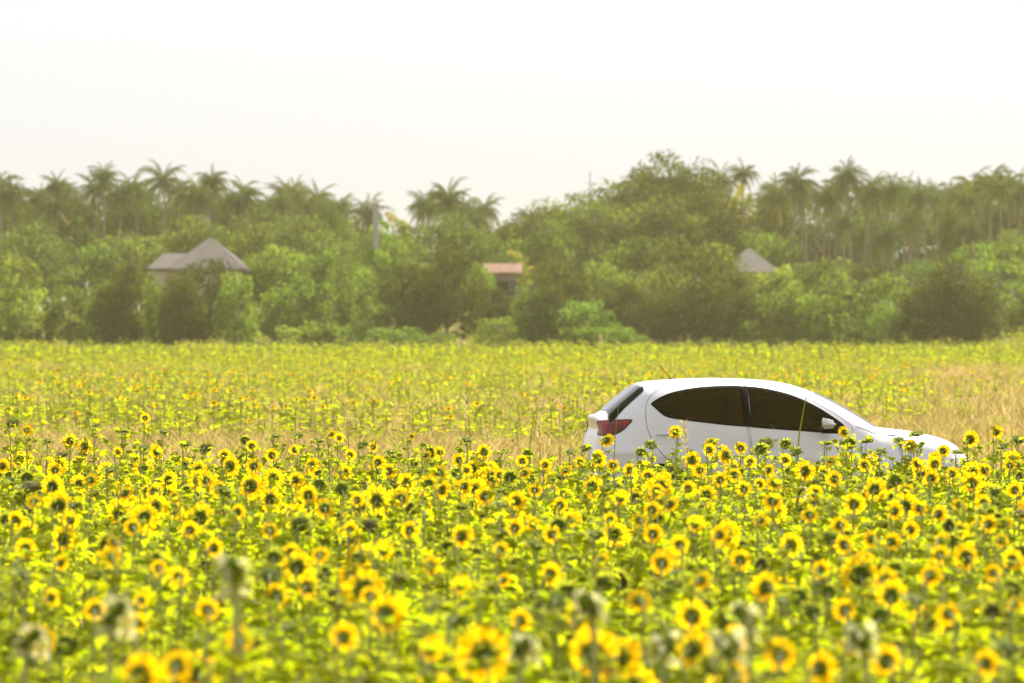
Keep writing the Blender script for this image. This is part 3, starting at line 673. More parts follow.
COLS = [(60,'near the left picture edge'),(150,'left of the hip-roofed house'),(250,'below the hip-roofed house'),(340,'right of the hip-roofed house'),(430,'below the grey concrete pole'),(530,'below the red-roofed house'),(583,"left of the car's tail"),(645,"below the car's tail lamp"),(700,"below the car's rear door"),(755,"below the rear side window"),(815,"below the car's front door"),(870,"below the car's wing mirror"),(960,"below the car's bonnet"),(1025,"right of the car's nose")]
def col_of(px):
    for lim, s in COLS:
        if px < lim: return s
    return 'near the right picture edge'
ents = []
def build_plant(p, i):
    root = bpy.data.objects.new('sunflower', None); C.objects.link(root)
    rz = random.uniform(-.45,.45)*(1.8 if random.random() < .2 else 1)-R(8)
    root.location = (p['x'], p['d'], 0)
    tag(root, None, 'sunflower', 'sunflowers of the front crop')
    hs = p['h']; k = p['kind']
    if k == 'dry':  # living stalk, its sunlit top painted pale
        root.rotation_euler[2] = random.uniform(0, 6.28)
        o = link('pale_sunlit_stalk', SUNLIT_ME[i % 2], root); o.scale = (1.15,1.15,hs)
        f = link('foliage', FOL_ME[i % 7], root); f.scale = (.9,.9,hs*.85)
        look = 'pale sunlit-painted sunflower stalk'
    elif k == 'leafy':
        root.rotation_euler[2] = random.uniform(0, 6.28); s = link('stem', STEM_ME[i % 4], root); s.scale = (1,1,hs*.96)
        f = link('foliage', FOL_ME[i % 7], root); g = random.uniform(.95,1.2); f.scale = (g,g,hs)
        look = 'leafy sunflower plant without a bloom'
    else:
        root.rotation_euler[2] = rz
        s = link('stem', STEM_ME[i % 4], root); s.scale = (1,1,hs)
        f = link('foliage', FOL_ME[i % 7], root); g = random.uniform(.85,1.1); f.scale = (g,g,hs*.99); f.rotation_euler[2] = random.uniform(0, 6.28)
        D = p['D']
        if k == 'bloom':
            bk, pt = HEADS[p['var']]
            tilt = random.uniform(-.28,.2) if random.random() < .8 else random.uniform(-.7,-.4)
            h = link('flower_head', bk, root); h.location = (0,.09*D,hs); h.scale = (D,D,D); h.rotation_euler = (tilt, random.uniform(0, 6.28)*0, 0)
            q = link('petals', pt, h); q.rotation_euler = (0, random.uniform(0, 6.28), 0)
            dia = D/p['d']*F
            size = 'very large' if dia > 40 else 'large' if D > .19 else 'small' if D < .155 else 'medium'
            look = f'{size} yellow sunflower'
            if p['var'] == 4: look = f'{size} ragged sunflower'
            if tilt < -.38: look = f'{size} nodding yellow sunflower'
        else:
            h = link('flower_bud', BUD_ME[p['var']], root); D2 = D*(1.0 if p['D'] < .14 else .85)
            h.scale = (D2,D2*.62,D2); tilt = [random.uniform(-1.4,.1), random.uniform(-1.5,-.9), random.uniform(-1.3,-.6)][p['var']]
            h.location = (0,.1*D2,hs); h.rotation_euler = (tilt, 0, 0)
            look = ['green sunflower bud','drooping green sunflower head','spent dark sunflower head'][p['var']]
    py = p['py']
    row = 'at the crop edge' if py < 470 else 'in the mid crop' if py < 540 else 'in the soft rows' if py < 610 else 'in the blurred front'
    ents.append([root, look, f"{row}, {col_of(p['px'])}", p['px']])
for i, p in enumerate(ind): build_plant(p, i)
resolve_labels(ents)

# ------------------------------------------------------------------ the rest of the sunflowers, one stuff object
def arr_remap(b, mp):
    V, T, m = b.arr(); return V, T, np.array([mp[x] for x in m])
MATS = ['leaf','stem','head_back','bract','disc','petal','pale_sunlit','spent','far_leaf','far_petal']
MI = {n: i for i, n in enumerate(MATS)}
L1F = [arr_remap(foliage_proto(140+i, 18, 1), {0: MI['leaf'], 1: MI['stem']}) for i in range(5)]
L1S = [arr_remap(stem_proto(160+i, 1), {0: MI['stem']}) for i in range(3)]
L1H = []
for i in range(4):
    bk, pt = head_proto(22, 170+i, 1)
    Va, Ta, ma = arr_remap(bk, {0: MI['head_back'], 1: MI['bract'], 2: MI['disc']}); Vb, Tb, mb_ = arr_remap(pt, {0: MI['petal']})
    L1H.append((np.vstack([Va, Vb]), np.vstack([Ta, Tb+len(Va)]), np.concatenate([ma, mb_])))
L1B = [arr_remap(BUDS[i], {0: MI['head_back'], 1: MI['bract'], 2: MI['spent']}) for i in range(3)]
L1D = [arr_remap(SUNLIT[i], {0: MI['pale_sunlit'], 1: MI['stem'], 2: MI['head_back'], 3: MI['leaf']}) for i in range(2)]
jobs = {}
def job(key, proto, m): jobs.setdefault(key, (proto, []))[1].append(m)
for n, p in enumerate(rest):
    loc = (p['x'], p['d'], 0); rz = random.uniform(-.45,.45)-R(8); hs = p['h']; g = random.uniform(.85,1.15)
    job(('f', n % 5), L1F[n % 5], mtx(loc, 0, random.uniform(0, 6.28), (g,g,hs)))
    if p['kind'] == 'dry': job(('d', n % 2), L1D[n % 2], mtx(loc, 0, rz, (1.1,1.1,hs))); continue
    job(('s', n % 3), L1S[n % 3], mtx(loc, 0, rz, (1,1,hs)))
    D = p['D']
    if p['kind'] == 'leafy': continue
    if p['kind'] == 'bloom': job(('h', n % 4), L1H[n % 4], mtx((loc[0], loc[1]+.08*D, hs), random.uniform(-.35,.25), rz, (D,D,D)))
    else: job(('b', p['var']), L1B[p['var']], mtx((loc[0], loc[1]+.08*D, hs), random.uniform(-1.4,.2), rz, (D,D,D)))
# far field beyond the track: small plants
def far_proto(seed, bloom):
    r_ = random.Random(seed); b = B(); b.tube([(0,0,0),(0,-.03,1)], [.012,.009], 3, MI['stem'], False)
    az = r_.uniform(0, 6.28)
    for i in range(9):
        az += 2.4; h = .15+.8*i/8; s = (1.15-.5*h)*r_.uniform(.8,1.2)
        d = np.array([math.cos(az), math.sin(az), 0]); t = np.array([-math.sin(az), math.cos(az), 0]); up = r_.uniform(-.9,1.6); c = np.array([0,0,h])
        b.add([c+d*.03, c+d*.12*s+t*.075*s+[0,0,up*.1], c+d*.24*s+[0,0,up*.12-.05], c+d*.12*s-t*.075*s+[0,0,up*.1]], [(0,1,2,3)], MI['far_leaf'])
    if bloom:
        n = 8; V = [(0,-.02,1)]
        for j in range(n*2):
            a = math.pi*j/n; rr = .075 if j % 2 else .048; V.append((rr*math.cos(a), .01, 1+rr*math.sin(a)))
        b.add(V, [(0, j+1, (j+1) % (2*n)+1) for j in range(2*n)], MI['far_petal'])
        V = [(.035*math.cos(2*math.pi*j/6), -.035, 1+.035*math.sin(2*math.pi*j/6)) for j in range(6)]; b.add(V, [tuple(range(6))], MI['head_back'])
    return b.arr()
FARP = [far_proto(200+i, i % 4 != 3) for i in range(8)]
def vnoise(x, y, s, k=0): return .5+.25*(math.sin(x*s*1.3+k)+math.sin(y*s*.9+1.7*k+x*s*.4))
nf = 0
y = 56.0
while y < 345:
    dy = .62+(y-62)*.0045
    half = .128*y*1.15+1
    dx = .55+(y-62)*.0022
    x = -half
    while x < half:
        xx = x+random.uniform(-.5,.5)*dx; yy = y+random.uniform(-.5,.5)*dy; x += dx
        px = 512+xx/yy*F
        near_edge = 58+14*vnoise(xx, yy, .12, 2)+max(0, (px-560)*.05)
        if yy < near_edge: continue
        if yy < near_edge+14 and random.random() < .45: continue
        if px > 930 and yy < 190 and random.random() < .75: continue
        dens = .95 if vnoise(xx, yy*.4, .25, 5) > .38 else .35
        if yy > 215: dens = 1 if vnoise(xx*1.7, yy*.3, .6, 3) > .3 else .45
        if random.random() > dens: continue
        h = random.uniform(.42,.80)
        if yy > 230: h = random.uniform(.7,1.15)*(1+.5*(vnoise(xx, yy, .5, 1)-.5))*(1.3 if random.random() < .12 else 1)
        elif yy > 190: h = random.uniform(.7,1.05)
        bloomy = random.random() < (.12 if yy < 150 else .08 if yy < 200 else .015)
        i = random.choice([0,1,2,4,5,6]) if bloomy else random.choice([3,7]); s = random.uniform(.85,1.45)*(1 if yy < 230 else 1.4)
        job(('far', i), FARP[i], mtx((xx, yy, gz(yy)), random.uniform(-.15,.15), random.uniform(-.7,.7) if bloomy else random.uniform(0, 6.28), (s,s,h))); nf += 1
        if yy > 205 and random.random() < .16: job(('far', 3), FARP[3], mtx((xx+.3, yy+.2, gz(yy)), 0, random.uniform(0, 6.28), (2.6,2.6,random.uniform(1.1,1.6))))
    y += dy
V, T, m = merge([(a, b_) for a, b_ in jobs.values()])
o = link('sunflower_field', mesh_np('sunflower_field', V, T, m, MATS)); tag(o, 'mass of further yellow sunflowers in the near crop and beyond the track', 'sunflowers', kind='stuff')
print('FAR', nf, 'rest', len(rest), 'tris', len(T))

# ------------------------------------------------------------------ grass
def tuft(seed, n, mi, hmax=1.0):
    r_ = random.Random(seed); b = B()
    for i in range(n):
        a = r_.uniform(0, 6.28); rr = r_.uniform(0,.12); x0, y0 = rr*math.cos(a), rr*math.sin(a); h = r_.uniform(.5,1)*hmax; ln = r_.uniform(-.25,.25), r_.uniform(-.2,.2); wd = .007
        b.add([(x0-wd,y0,0),(x0+wd,y0,0),(x0+ln[0]*.4+wd,y0+ln[1]*.4,h*.6),(x0+ln[0]*.4-wd,y0+ln[1]*.4,h*.6),(x0+ln[0],y0+ln[1],h)], [(0,1,2,3),(3,2,4)], mi)
    return b.arr()
TD = [tuft(300+i, 16, 0) for i in range(4)]+[tuft(310+i, 12, 1) for i in range(2)]
jd = [[] for _ in TD]
for _ in range(15000):
    d = 38.5+(random.random()**1.9)*60
    x = random.uniform(-1, 1)*(.128*d*1.15+1)
    if abs((x-CX)*cT+(d-CY)*sT) < 2.25 and abs(-(x-CX)*sT+(d-CY)*cT) < 1.0: continue
    g = random.random() < .16
    i = random.choice([4,5]) if g else random.randrange(4); h = random.uniform(.22,.52)*(1 if d > 46 else .8)
    s = 1+.7*random.random(); jd[i].append(mtx((x, d, 0), 0, random.uniform(0, 6.28), (s,s,h)))
for _ in range(13000):
    d = 85+(random.random()**1.3)*130 if _ < 8000 else random.uniform(290, 350); x = random.uniform(-1, 1)*(.128*d*1.12+1); px = 512+x/d*F
    if px < 900 and _ < 8000 and random.random() < .5: continue
    g = (random.random() < .45 if px < 920 else random.random() < .12) or _ >= 8000
    i = random.choice([4,5]) if g else random.randrange(4); s = 1.0+1.0*random.random(); jd[i].append(mtx((x, d, gz(d)), 0, random.uniform(0, 6.28), (s*1.6,s*1.6,random.uniform(.4,.8))))
V, T, m = merge([(TD[i], np.array(jd[i])) for i in range(len(TD)) if jd[i]])
o = link('grass', mesh_np('grass', V, T, m, ['dry','green_grass'])); tag(o, 'dry tan and green grass along the track and through the far field', 'grass', kind='stuff')
# tall single grass stalks that rise above the crop
def stalk_mesh(seed, plume, green):
    r_ = random.Random(seed); b = B(); wx = r_.uniform(-.12,.12)
    pts = [(0,0,0),(wx*.2,0,.4),(wx*.5,0,.75),(wx,0,1)]; b.tube(pts, [.007,.006,.004,.002], 4, 0, False)
    f = B()
    if plume:
        for i in range(46):
            h = .78+.24*r_.random(); x = wx*(.55+.45*(h-.75)/.25); a = r_.uniform(0, 6.28); L_ = .05
            f.add([(x,0,h-.02),(x+L_*math.cos(a)*.5+.004,L_*math.sin(a)*.5,h+.01),(x+L_*math.cos(a),L_*math.sin(a),h+.03),(x+L_*math.cos(a)*.5-.004,L_*math.sin(a)*.5,h+.005)], [(0,1,2,3)], 0)
    l = B()
    for i in range(4):
        h = .2+.15*i; a = r_.choice([0, 3.14])+r_.uniform(-.4,.4); d = np.array([math.cos(a), math.sin(a), 0]); t = np.array([-math.sin(a), math.cos(a), 0])*.006; c = np.array([wx*h*.5,0,h])
        l.add([c-t, c+t, c+d*.14+t+[0,0,.16], c+d*.14-t+[0,0,.16], c+d*.3+[0,0,.17]], [(0,1,2,3),(3,2,4)], 0)
    return b.mesh('stem', ['green_grass' if green else 'dry']), (f.mesh('plume', ['seed']) if plume else None), l.mesh('blades', ['green_grass' if green else 'dry'])
STK = [stalk_mesh(400+i, i in (0, 1, 3), i in (2, 3)) for i in range(4)]
ents = []
for (px, py, d, k, look) in [(792,394,36.2,2,'slim green grass stalk in front of the front side window'),(691,424,36.3,3,'short seeding grass stalk in front of the rear door'),(611,400,36.5,2,'upright green grass stalk left of the tail lamp'),(526,410,37,2,'green grass stalk between the red-roofed house and the car'),(473,398,37,3,'tall seeding grass stalk below the red-roofed house'),(492,432,36,0,'brown leaning grass stalk just below the red-roofed house'),(540,415,37.5,1,'tan plumed grass stalk left of the car'),(268,352,150,1,'tall pale plumed stalk in the far field right of the hip-roofed house'),(603,336,160,0,'pale plumed stalk in the far field above the car tail'),(787,343,160,0,'pale plumed stalk in the far field above the car roof'),(560,402,40,1,'tan plumed stalk leaning towards the car tail'),(350,402,44,0,'tan plumed stalk right of the hip-roofed house at the track'),(975,400,44,1,'tan plumed stalk beyond the car nose'),(990,408,44,0,'tan plumed stalk right of the car nose'),(1012,402,44,1,'tan plumed stalk near the right picture edge')]:
    x, y, z = at(px, py, d); r0 = bpy.data.objects.new('grass_stalk', None); C.objects.link(r0); r0.location = (x, y, 0)
    tag(r0, look, 'grass stalk', 'single tall grass stalks'); s, pl, bl = STK[k]; sc = 1 if d < 60 else 1.8
    for nm, me in (('stem', s), ('plume', pl), ('blades', bl)):
        if me: q = link(nm, me, r0); q.scale = (sc*(1.7 if px == 792 else 1),sc,z)
    r0.rotation_euler[2] = random.uniform(-.4,.4)

# ------------------------------------------------------------------ trees
def crown_mesh(seed, rx, ry, rz, z0, ncl, mats, leaf=.34, per=95, lumps=1.0, droop=0):
    """leaf faces on clumps; unit metres; z0 = centre height"""
    g = np.random.default_rng(seed); C_ = []
    tries = 0
    while len(C_) < ncl and tries < 5000:
        tries += 1
        v = g.normal(size=3); v /= np.linalg.norm(v); rr = g.uniform(.35, 1.0)**.6
        p = v*rr*np.array([rx, ry, rz])
        if p[2] < -rz*.75: continue
        C_.append(p)
    C_ = np.array(C_); cs = g.uniform(.16,.30, len(C_))*min(rx, rz)*1.5*lumps
    cent, nrm, ci = [], [], []
    for i, (c, s) in enumerate(zip(C_, cs)):
        n = int(per*g.uniform(.6,1.3)); v = g.normal(size=(n, 3)); v /= np.linalg.norm(v, axis=1)[:, None]; v[:, 2] = np.abs(v[:, 2])*np.where(g.random(n) < .7, 1, -1)
        q = c+v*s*np.array([1.15, 1.15, .8])*g.uniform(.55,1.08,(n, 1)); cent.append(q); nrm.append(v+g.normal(size=(n, 3))*.6); ci += [i]*n
    P = np.vstack(cent); Nn = np.vstack(nrm); Nn /= np.linalg.norm(Nn, axis=1)[:, None]; k = len(P)
    up = g.normal(size=(k, 3)); a = np.cross(Nn, up); a /= np.linalg.norm(a, axis=1)[:, None]; b = np.cross(Nn, a); sz = leaf*g.uniform(.55,1.2,(k, 1))
    P = P+[0, 0, z0]
    V = np.stack([P-a*sz*.75, P-b*sz*.38+a*sz*.05, P+a*sz*.75, P+b*sz*.38+a*sz*.05], 1).reshape(-1, 3)
    idx = np.arange(k)*4; T = np.stack([np.stack([idx, idx+1, idx+2], 1), np.stack([idx, idx+2, idx+3], 1)], 1).reshape(-1, 3)
    mi = np.repeat((np.array([hash((seed, c)) % 100 for c in ci]) < (25 if len(mats) > 1 else 0)).astype(int), 2)
    # fallen leaf colour by clump
    return mesh_np('crown', V, T, mi, mats), C_+[0, 0, z0]
def trunk_mesh(seed, h, r0, tips, zfork):
    r_ = random.Random(seed); b = B(); lean = r_.uniform(-.04,.04)*h
    b.tube([(0,0,-.4),(lean*.3,0,zfork*.5),(lean*.6,0,zfork),(lean,0,h*.8)], [r0*1.25,r0,r0*.8,r0*.25], 7, 0, False)
    for t in r_.sample(list(tips), min(12, len(tips))):
        z = zfork*r_.uniform(.7,1.15); b.tube([(lean*.5,0,z),(t[0]*.45,t[1]*.45,z+(t[2]-z)*.5),(t[0]*.92,t[1]*.92,t[2]*.97)], [r0*.5,r0*.3,r0*.08], 5, 0, False)
    return b.mesh('trunk', ['bark'], True)
TP = {}
def tree_proto(key, seed, H, rx, rzc, mats, ncl, leaf=.34, per=95, z0f=None, ry=None, lumps=1.0):
    z0 = H-rzc if z0f is None else z0f
    cm, tips = crown_mesh(seed, rx, ry or rx, rzc, z0, ncl, mats, leaf, per, lumps); tm = trunk_mesh(seed, H, .03*H*.7+.06, tips, max(.6, z0-rzc*.6))
    TP.setdefault(key, []).append((tm, cm, H, rx))
for s in range(3):
    tree_proto('round', 500+s, 10, 4.0, 4.2, ['crown','crown_light'], 36, .34, 130, lumps=1.15)
    tree_proto('dark', 510+s, 8, 3.6, 3.8, ['crown_dark'], 44, .32, 140, lumps=1.1)
    tree_proto('bush', 520+s, 5, 3.4, 2.6, ['crown_light','crown'], 38, .28, 90, 2.2)
    tree_proto('light', 530+s, 7, 3.4, 3.3, ['crown_light','crown'], 50, .30, 85, 3.6)
    tree_proto('tall', 540+s, 16, 4.6, 6.2, ['crown_dark','crown'], 56, .40, 130, lumps=1.1)
tree_proto('dark', 518, 7.4, 4.3, 3.5, ['crown_dark'], 80, .32, 120, 3.7)
tree_proto('yellow', 550, 12, 2.2, 3.6, ['crown_yellow','crown_light'], 26, .34, 70)
tree_proto('sparse', 551, 9, 2.6, 3.8, ['crown_light','crown'], 22, .30, 60)
tree_proto('sparse', 552, 9, 3.0, 3.4, ['crown','crown_light'], 24, .30, 55)
def palm_proto(seed, H):
    r_ = random.Random(seed); t = B(); lx, ly = r_.uniform(-1.6,1.6), r_.uniform(-.5,.5)
    top = (lx, ly, H-2.2); t.tube([(0,0,-.4),(lx*.15,ly*.15,H*.3),(lx*.5,ly*.5,H*.6),(lx,ly,H-2.0)], [.26,.19,.16,.14], 7, 0, False)
    c = B(); n = 40; wa = r_.uniform(0, 6.28)
    for i in range(n):
        az = 2.4*i+r_.uniform(-.3,.3); el = 1.50-2.0*(i/n)**1.1+r_.uniform(-.35,.35); L_ = r_.uniform(2.2,4.0)*(1 if el > -.2 else .85); dead = 1 if (i > n-4 and r_.random() < .7) else 0
        d = np.array([math.cos(az), math.sin(az), 0]); tt = np.array([-math.sin(az), math.cos(az), 0]); cur = np.array(top)+[0,0,-.1]; ns = 11; e = el; sag = r_.uniform(1.2,2.1)
        prev = cur.copy()
        for k in range(ns):
            e -= sag/ns*(1.0 if e > -1.2 else .1); step = (d*math.cos(e)+np.array([0,0,math.sin(e)]))*L_/ns; nxt = cur+step; u = (k+.5)/ns
            ll = .62*math.sin(math.pi*min(1, u*.85+.18))+.08
            if k >= 1:
                for sgn in (-1, 1):
                    for q in range(3):
                        base = cur+step*(q*.33); tip = base+tt*sgn*ll*r_.uniform(.35,.8)+np.array([0,0,-ll*r_.uniform(.4,1.1)])+step*1.3
                        c.add([base, base+step*.3, tip], [(0,1,2)], dead)
            c.add([cur-tt*.03, cur+tt*.03, nxt+tt*.025, nxt-tt*.025], [(0,1,2,3)], dead)
            cur = nxt
    return t.mesh('trunk', ['bark'], True), c.mesh('crown', ['palm','palm_dead']), H, 3
TP['palm'] = [palm_proto(600+i, 14) for i in range(11)]
# px of the centre, py of the top, distance, kind, half width in px (None: natural)
TR = []
def T_(kind, *rows):
    for r_ in rows: TR.append((kind,)+r_)
T_('palm', (3,172,395,None),(30,186,405,None),(55,172,392,None),(80,190,415,None),(104,160,388,None),(128,192,410,None),(150,184,412,None),(167,166,392,None),(190,188,414,None),(209,166,390,None),(231,192,412,None),(254,182,398,None),(272,196,410,None),(293,182,392,None),(322,200,415,None),
   (350,198,400,None),(441,186,385,None),(463,200,405,None),(478,208,415,None),(714,166,420,None),(742,158,400,None),(766,188,415,None),(791,166,385,None),(815,186,410,None),(828,184,398,None),(852,160,388,None),(873,182,400,None),(894,176,385,None),(916,188,405,None),(939,182,395,None),(955,194,412,None),(969,174,390,None),(991,168,392,None),(1010,168,398,None),(1030,178,398,None),(889,232,352,None),(843,214,372,None),(-14,180,400,None),(540,222,365,None),(975,226,360,None),(590,226,362,None),(915,215,375,None))
T_('tall', (545,203,400,34),(520,214,405,30),(580,196,405,34),(610,186,410,36),(640,170,412,38),(665,156,415,34),(690,166,412,36),(705,180,400,34),(625,205,385,34),(665,200,380,38),(715,205,390,34),(740,205,395,32),(600,215,380,32),(350,218,425,34),(465,216,420,32),(500,226,425,30),(195,212,418,30),(10,206,436,38),(55,214,440,38),(100,204,438,40),(145,212,440,38),(240,208,438,38),(280,214,428,36),(320,216,438,36),(775,206,440,36),(815,214,442,38),(855,208,440,38),(900,214,442,38),(940,210,440,38),(985,206,440,38),(1025,210,440,36))
rp = random.Random(5)
T_('palm', *[(x_+rp.uniform(-5,5), rp.uniform(184,206), rp.uniform(405,435), None) for x_ in list(range(-10,330,14))+[425,480]+list(range(770,1040,17))])
T_('round', (20,226,372,40),(75,236,368,40),(130,234,372,38),(185,222,376,34),(225,214,374,30),(265,222,372,36),(305,222,366,36),(340,232,362,34),(425,222,372,32),(460,218,370,30),(505,232,368,30),(575,206,378,34),(555,228,362,32),(765,226,385,30),(810,262,350,32),(870,266,350,32),(925,258,352,34),(985,240,362,32),(1020,235,360,30),(695,232,322,38),(640,236,345,32),(725,262,318,28),(660,262,325,30),(400,240,350,30))
T_('light', (335,208,385,18),(285,245,345,30),(320,250,340,28),(350,262,332,26),(385,226,360,26),(605,262,330,28),(530,292,314,22),(480,262,330,18),(770,268,322,32),(830,262,320,36),(790,282,312,28),(880,276,322,28),(12,254,345,28),(255,252,345,22),(585,300,312,28),(405,256,335,24),(415,290,318,18))
T_('palm', (18,182,382,None),(43,196,384,None),(67,180,400,None),(92,176,404,None),(118,182,383,None),(142,178,398,None),(178,176,396,None),(198,184,386,None),(222,176,402,None),(242,190,384,None),(283,192,386,None),(306,194,396,None),(335,206,394,None),(364,204,398,None),(432,196,392,None),(452,194,398,None),(778,184,396,None),(803,178,402,None),(840,172,404,None),(862,176,388,None),(884,186,392,None),(904,182,396,None),(927,184,390,None),(947,182,402,None),(962,188,384,None),(981,178,404,None),(1002,176,386,None),(1019,180,392,None))
T_('light', (368,246,338,18),(388,250,336,20))
T_('round', (726,264,330,20),(775,278,322,22))
T_('tall', (20,200,402,30),(70,200,400,30),(135,198,402,32),(185,206,404,30),(238,200,402,30),(275,206,400,28),(320,206,402,28),(770,196,402,24),(868,212,404,24),(955,205,402,26),(1005,200,402,24))
T_('yellow', (391,205,376,16),(520,246,345,14),(742,176,392,12))
T_('dark', (130,266,312,34),(205,265,310,36),(182,274,306,24),(448,248,318,36),(413,268,320,26),(560,266,318,34),(545,286,314,24),(950,264,312,42),(975,288,312,26),(925,290,312,26),(625,282,318,28),(700,282,314,34),(745,292,314,26),(655,296,314,26),(500,288,330,24))
T_('bush', (28,278,318,40),(70,284,316,28),(108,280,314,30),(163,270,308,20),(235,270,306,22),(300,272,322,36),(335,280,318,28),(275,290,320,26),(370,296,318,24),(350,318,308,40),(395,326,306,36),(310,320,308,34),(425,330,306,24),(620,326,308,26),(585,322,310,24),(850,288,314,34),(810,292,312,28),(885,300,312,28),(760,305,312,30),(500,316,312,26),(1010,300,330,24),(1040,285,330,30),(-12,285,316,30))
T_('bush', *[(20+k*68+(k*37) % 23, 258+(k*13) % 12, 372+(k*7) % 20, 40) for k in range(15)])
T_('sparse', (1000,242,325,26),(975,238,340,22),(1020,255,335,20))
LOOK = {'palm':('coconut palm','palm'),'tall':('tall dark hill tree','tree'),'round':('rounded green tree','tree'),'light':('light green tree','tree'),'yellow':('yellow-leaved tree','tree'),'dark':('dark dense bushy tree','tree'),'bush':('low green bush','bush'),'sparse':('sparse feathery tree','tree')}
NAME = {'palm':'palm_tree','tall':'tall_tree','round':'broadleaf_tree','light':'broadleaf_tree','yellow':'yellow_tree','dark':'bushy_tree','bush':'bush','sparse':'sparse_tree'}
GRP = {'palm':'coconut palms along the skyline','bush':'bushes along the far field edge'}
TC = [(60,'at the left end of the treeline'),(148,'left of the hip-roofed house'),(245,'by the hip-roofed house'),(350,'right of the hip-roofed house'),(400,'around the grey concrete pole'),(478,'between the pole and the red-roofed house'),(540,'by the red-roofed house'),(600,"above and left of the car's tail"),(670,"above the car's tail"),(735,'left of the small grey roof'),(790,'by the small grey roof'),(860,"above the car's windscreen"),(960,"above the car's bonnet"),(2000,'at the right end of the treeline')]
ents = []
for i, (kind, px, py, d, hw) in enumerate(TR):
    tm, cm, H, rx = TP[kind][i % len(TP[kind])]
    g = gz(d); x, _, z = at(px, py-(9 if kind == 'palm' else 0), d); r0 = bpy.data.objects.new(NAME[kind], None); C.objects.link(r0)
    r0.location = (x, d, g); sz = (z-g)/H
    if kind == 'palm':
        sx = random.uniform(.60,.84); szz = sz
    else: szz = sz; sx = (hw/F*d)/rx if hw else sz
    rzv = random.uniform(0, 6.28)
    t = link('trunk', tm, r0); c = link('crown', cm, r0)
    for o in (t, c):
        o.scale = (sx,sx,szz); o.rotation_euler[2] = rzv
    if kind == 'palm':      # keep the crown of fronds from stretching with the trunk
        sv = sx*1.22; c.scale = (sx,sx,sv); c.location = (0,0,(H-2.2)*(szz-sv))
    tag(r0, None, LOOK[kind][1], GRP.get(kind, 'trees beyond the far field'))
    lay = '' if kind in ('palm',) else (', front row' if d < 325 else ', back row' if d > 378 else ', middle row')
    zone = next(s for lim, s in TC if px < lim)
    ents.append([r0, LOOK[kind][0], zone+lay, px])
for e in ents: e[2] = e[2]
resolve_labels(ents)

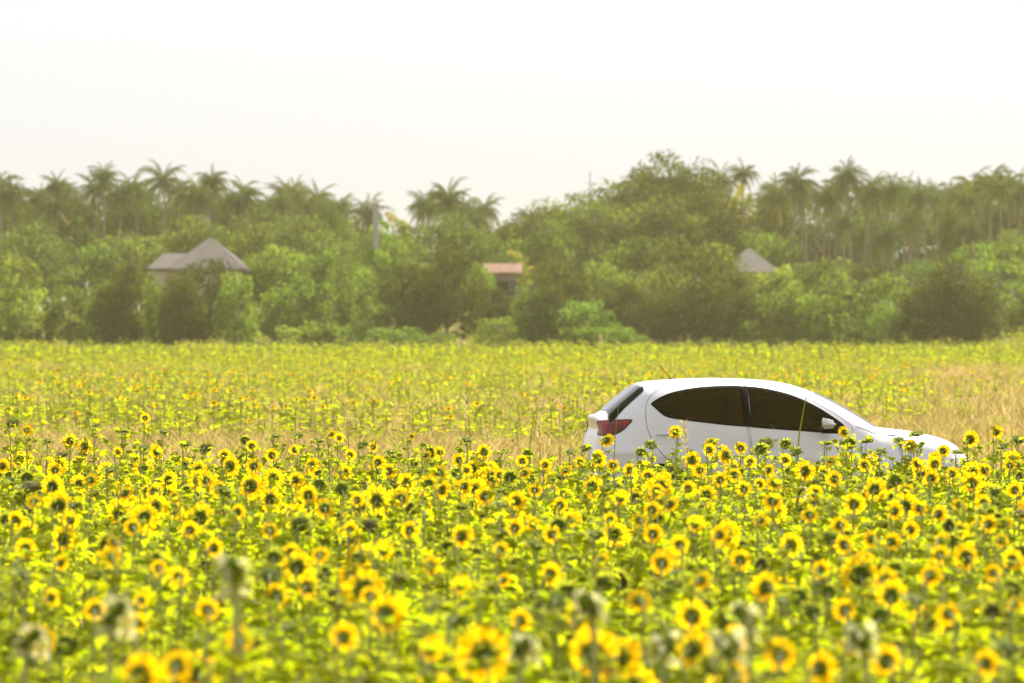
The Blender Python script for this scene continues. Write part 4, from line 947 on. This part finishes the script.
# ------------------------------------------------------------------ houses and pole
def hip_roof(b, x0, x1, y0, y1, z0, zr, ridge, th=.18):
    cx, cy = (x0+x1)/2, (y0+y1)/2
    V = [(x0,y0,z0),(x1,y0,z0),(x1,y1,z0),(x0,y1,z0),(x0,y0,z0-th),(x1,y0,z0-th),(x1,y1,z0-th),(x0,y1,z0-th),(cx-ridge/2,cy,zr),(cx+ridge/2,cy,zr)]
    b.add(V, [(0,1,9,8),(1,2,9),(2,3,8,9),(3,0,8),(4,7,6,5),(0,4,5,1),(1,5,6,2),(2,6,7,3),(3,7,4,0)])
def house(name, label, d, xl, xr, y_eave, y_peak, mats, ridge=.3, depth=9, wing=None, gable=False):
    g = gz(d); r0 = bpy.data.objects.new(name, None); C.objects.link(r0); x0, _, ze = at(xl, y_eave, d); x1 = at(xr, y_eave, d)[0]; zp = at(0, y_peak, d+depth/2)[2]
    cx = (x0+x1)/2; r0.location = (cx, d+depth/2, g); tag(r0, label, 'house'); hw = (x1-x0)/2; ze -= g; zp -= g
    rf = B()
    if gable:
        V = [(-hw,-depth/2,ze),(hw,-depth/2,ze),(hw,0,zp),(-hw,0,zp),(hw,depth/2,ze),(-hw,depth/2,ze)]
        V += [(a,b_,c-.12) for a, b_, c in V]
        rf.add(V, [(0,1,2,3),(3,2,4,5),(6,9,8,7),(9,11,10,8),(0,6,7,1),(5,4,10,11),(1,7,8,2),(2,8,10,4),(0,3,9,6),(3,5,11,9)])
    else: hip_roof(rf, -hw, hw, -depth/2, depth/2, ze, zp, ridge)
    wl = B(); wl.box((-hw+.5,-depth/2+.5,-.3),(hw-.5,depth/2-.5,ze-.2)); 
    if wing:
        wx0 = at(wing[0], y_eave, d)[0]-cx; wx1 = at(wing[1], y_eave, d)[0]-cx; wz = at(0, wing[2], d)[2]-g
        hip_roof(rf, wx0, wx1, -depth/2+.9, depth/2-2, ze+.05, wz, (wx1-wx0)*.55); wl.box((wx0+.4,-depth/2+1.3,-.3),(-hw+.498,depth/2-2.4,ze-.2))
    link('roof', rf.mesh('roof', [mats[0]]), r0); link('wall', wl.mesh('wall', [mats[1]]), r0)
    for k in (-.55, 0, .55):
        fx = k*(hw-.8)
        if abs(k) > .1 or gable:
            for zz in (ze-1.9,):
                f = B(); f.box((fx-.6,-depth/2+.44,zz),(fx+.6,-depth/2+.497,zz+1.2)); wf = link('window', f.mesh('window', ['trim']), r0)
                p = B(); p.box((fx-.52,-depth/2+.42,zz+.08),(fx+.52,-depth/2+.438,zz+1.12)); link('pane', p.mesh('pane', ['dark_glass']), wf)
    dr = B(); dr.box((-.45,-depth/2+.44,0),(.45,-depth/2+.497,2.1)); link('door', dr.mesh('door', ['bark']), r0)
house('hip_roofed_house', 'pale house with pointed grey hip roof and a lower left wing', 340, 166, 247, 268.5, 238, ('roof_grey','wall'), .3, 9, (146,206,252.5))
house('red_roofed_house', 'small grey house with weathered red sheet roof among trees', 336, 482, 522, 272.5, 263.5, ('roof_red','wall_grey'), depth=6, gable=True)
house('small_grey_roof_house', 'house with plain grey pyramid roof half hidden under the palms', 345, 722, 781, 272, 248.5, ('roof_grey','wall'), .3, 8)
def pole():
    d = 350; x, _, zt = at(375.5, 206, d); g = gz(d); o = bpy.data.objects.new('concrete_pole', None); C.objects.link(o); o.location = (x, d, g); tag(o, 'tall square grey concrete pole rising out of the treetops', 'pole')
    b = B(); b.box((-.24,-.24,-.3),(.24,.24,zt-g)); 
    link('shaft', b.mesh('shaft', ['concrete']), o); c = B(); c.box((-.34,-.34,zt-g+.003),(.34,.34,zt-g+.2)); link('cap', c.mesh('cap', ['concrete']), o)
pole()
def mast():
    d = 425; x, _, zt = at(590, 172, d); g = gz(d); b = B(); b.tube([(0,0,-.3),(0,0,zt-g)], [.10,.05], 6); b.tube([(-.6,0,zt-g-1.2),(.6,0,zt-g-1.2)], .03, 5)
    o = link('radio_mast', b.mesh('radio_mast', ['concrete']), None, (x, d, g)); tag(o, 'thin grey mast poking above the dark hill trees', 'mast')
mast()

# ------------------------------------------------------------------ haze
hb = B(); hb.box((-700,-160,-1.4),(700,1300,34)); hm = bpy.data.materials.new('haze'); hm.use_nodes = True
N = hm.node_tree.nodes; N.clear(); o_ = N.new('ShaderNodeOutputMaterial'); pv = N.new('ShaderNodeVolumePrincipled')
pv.inputs['Color'].default_value = (.96,.87,.44,1); pv.inputs['Density'].default_value = .00024; pv.inputs['Anisotropy'].default_value = .35
hm.node_tree.links.new(pv.outputs[0], o_.inputs['Volume']); M['haze'] = hm
o = link('haze', hb.mesh('haze', ['haze'])); tag(o, kind='stuff')
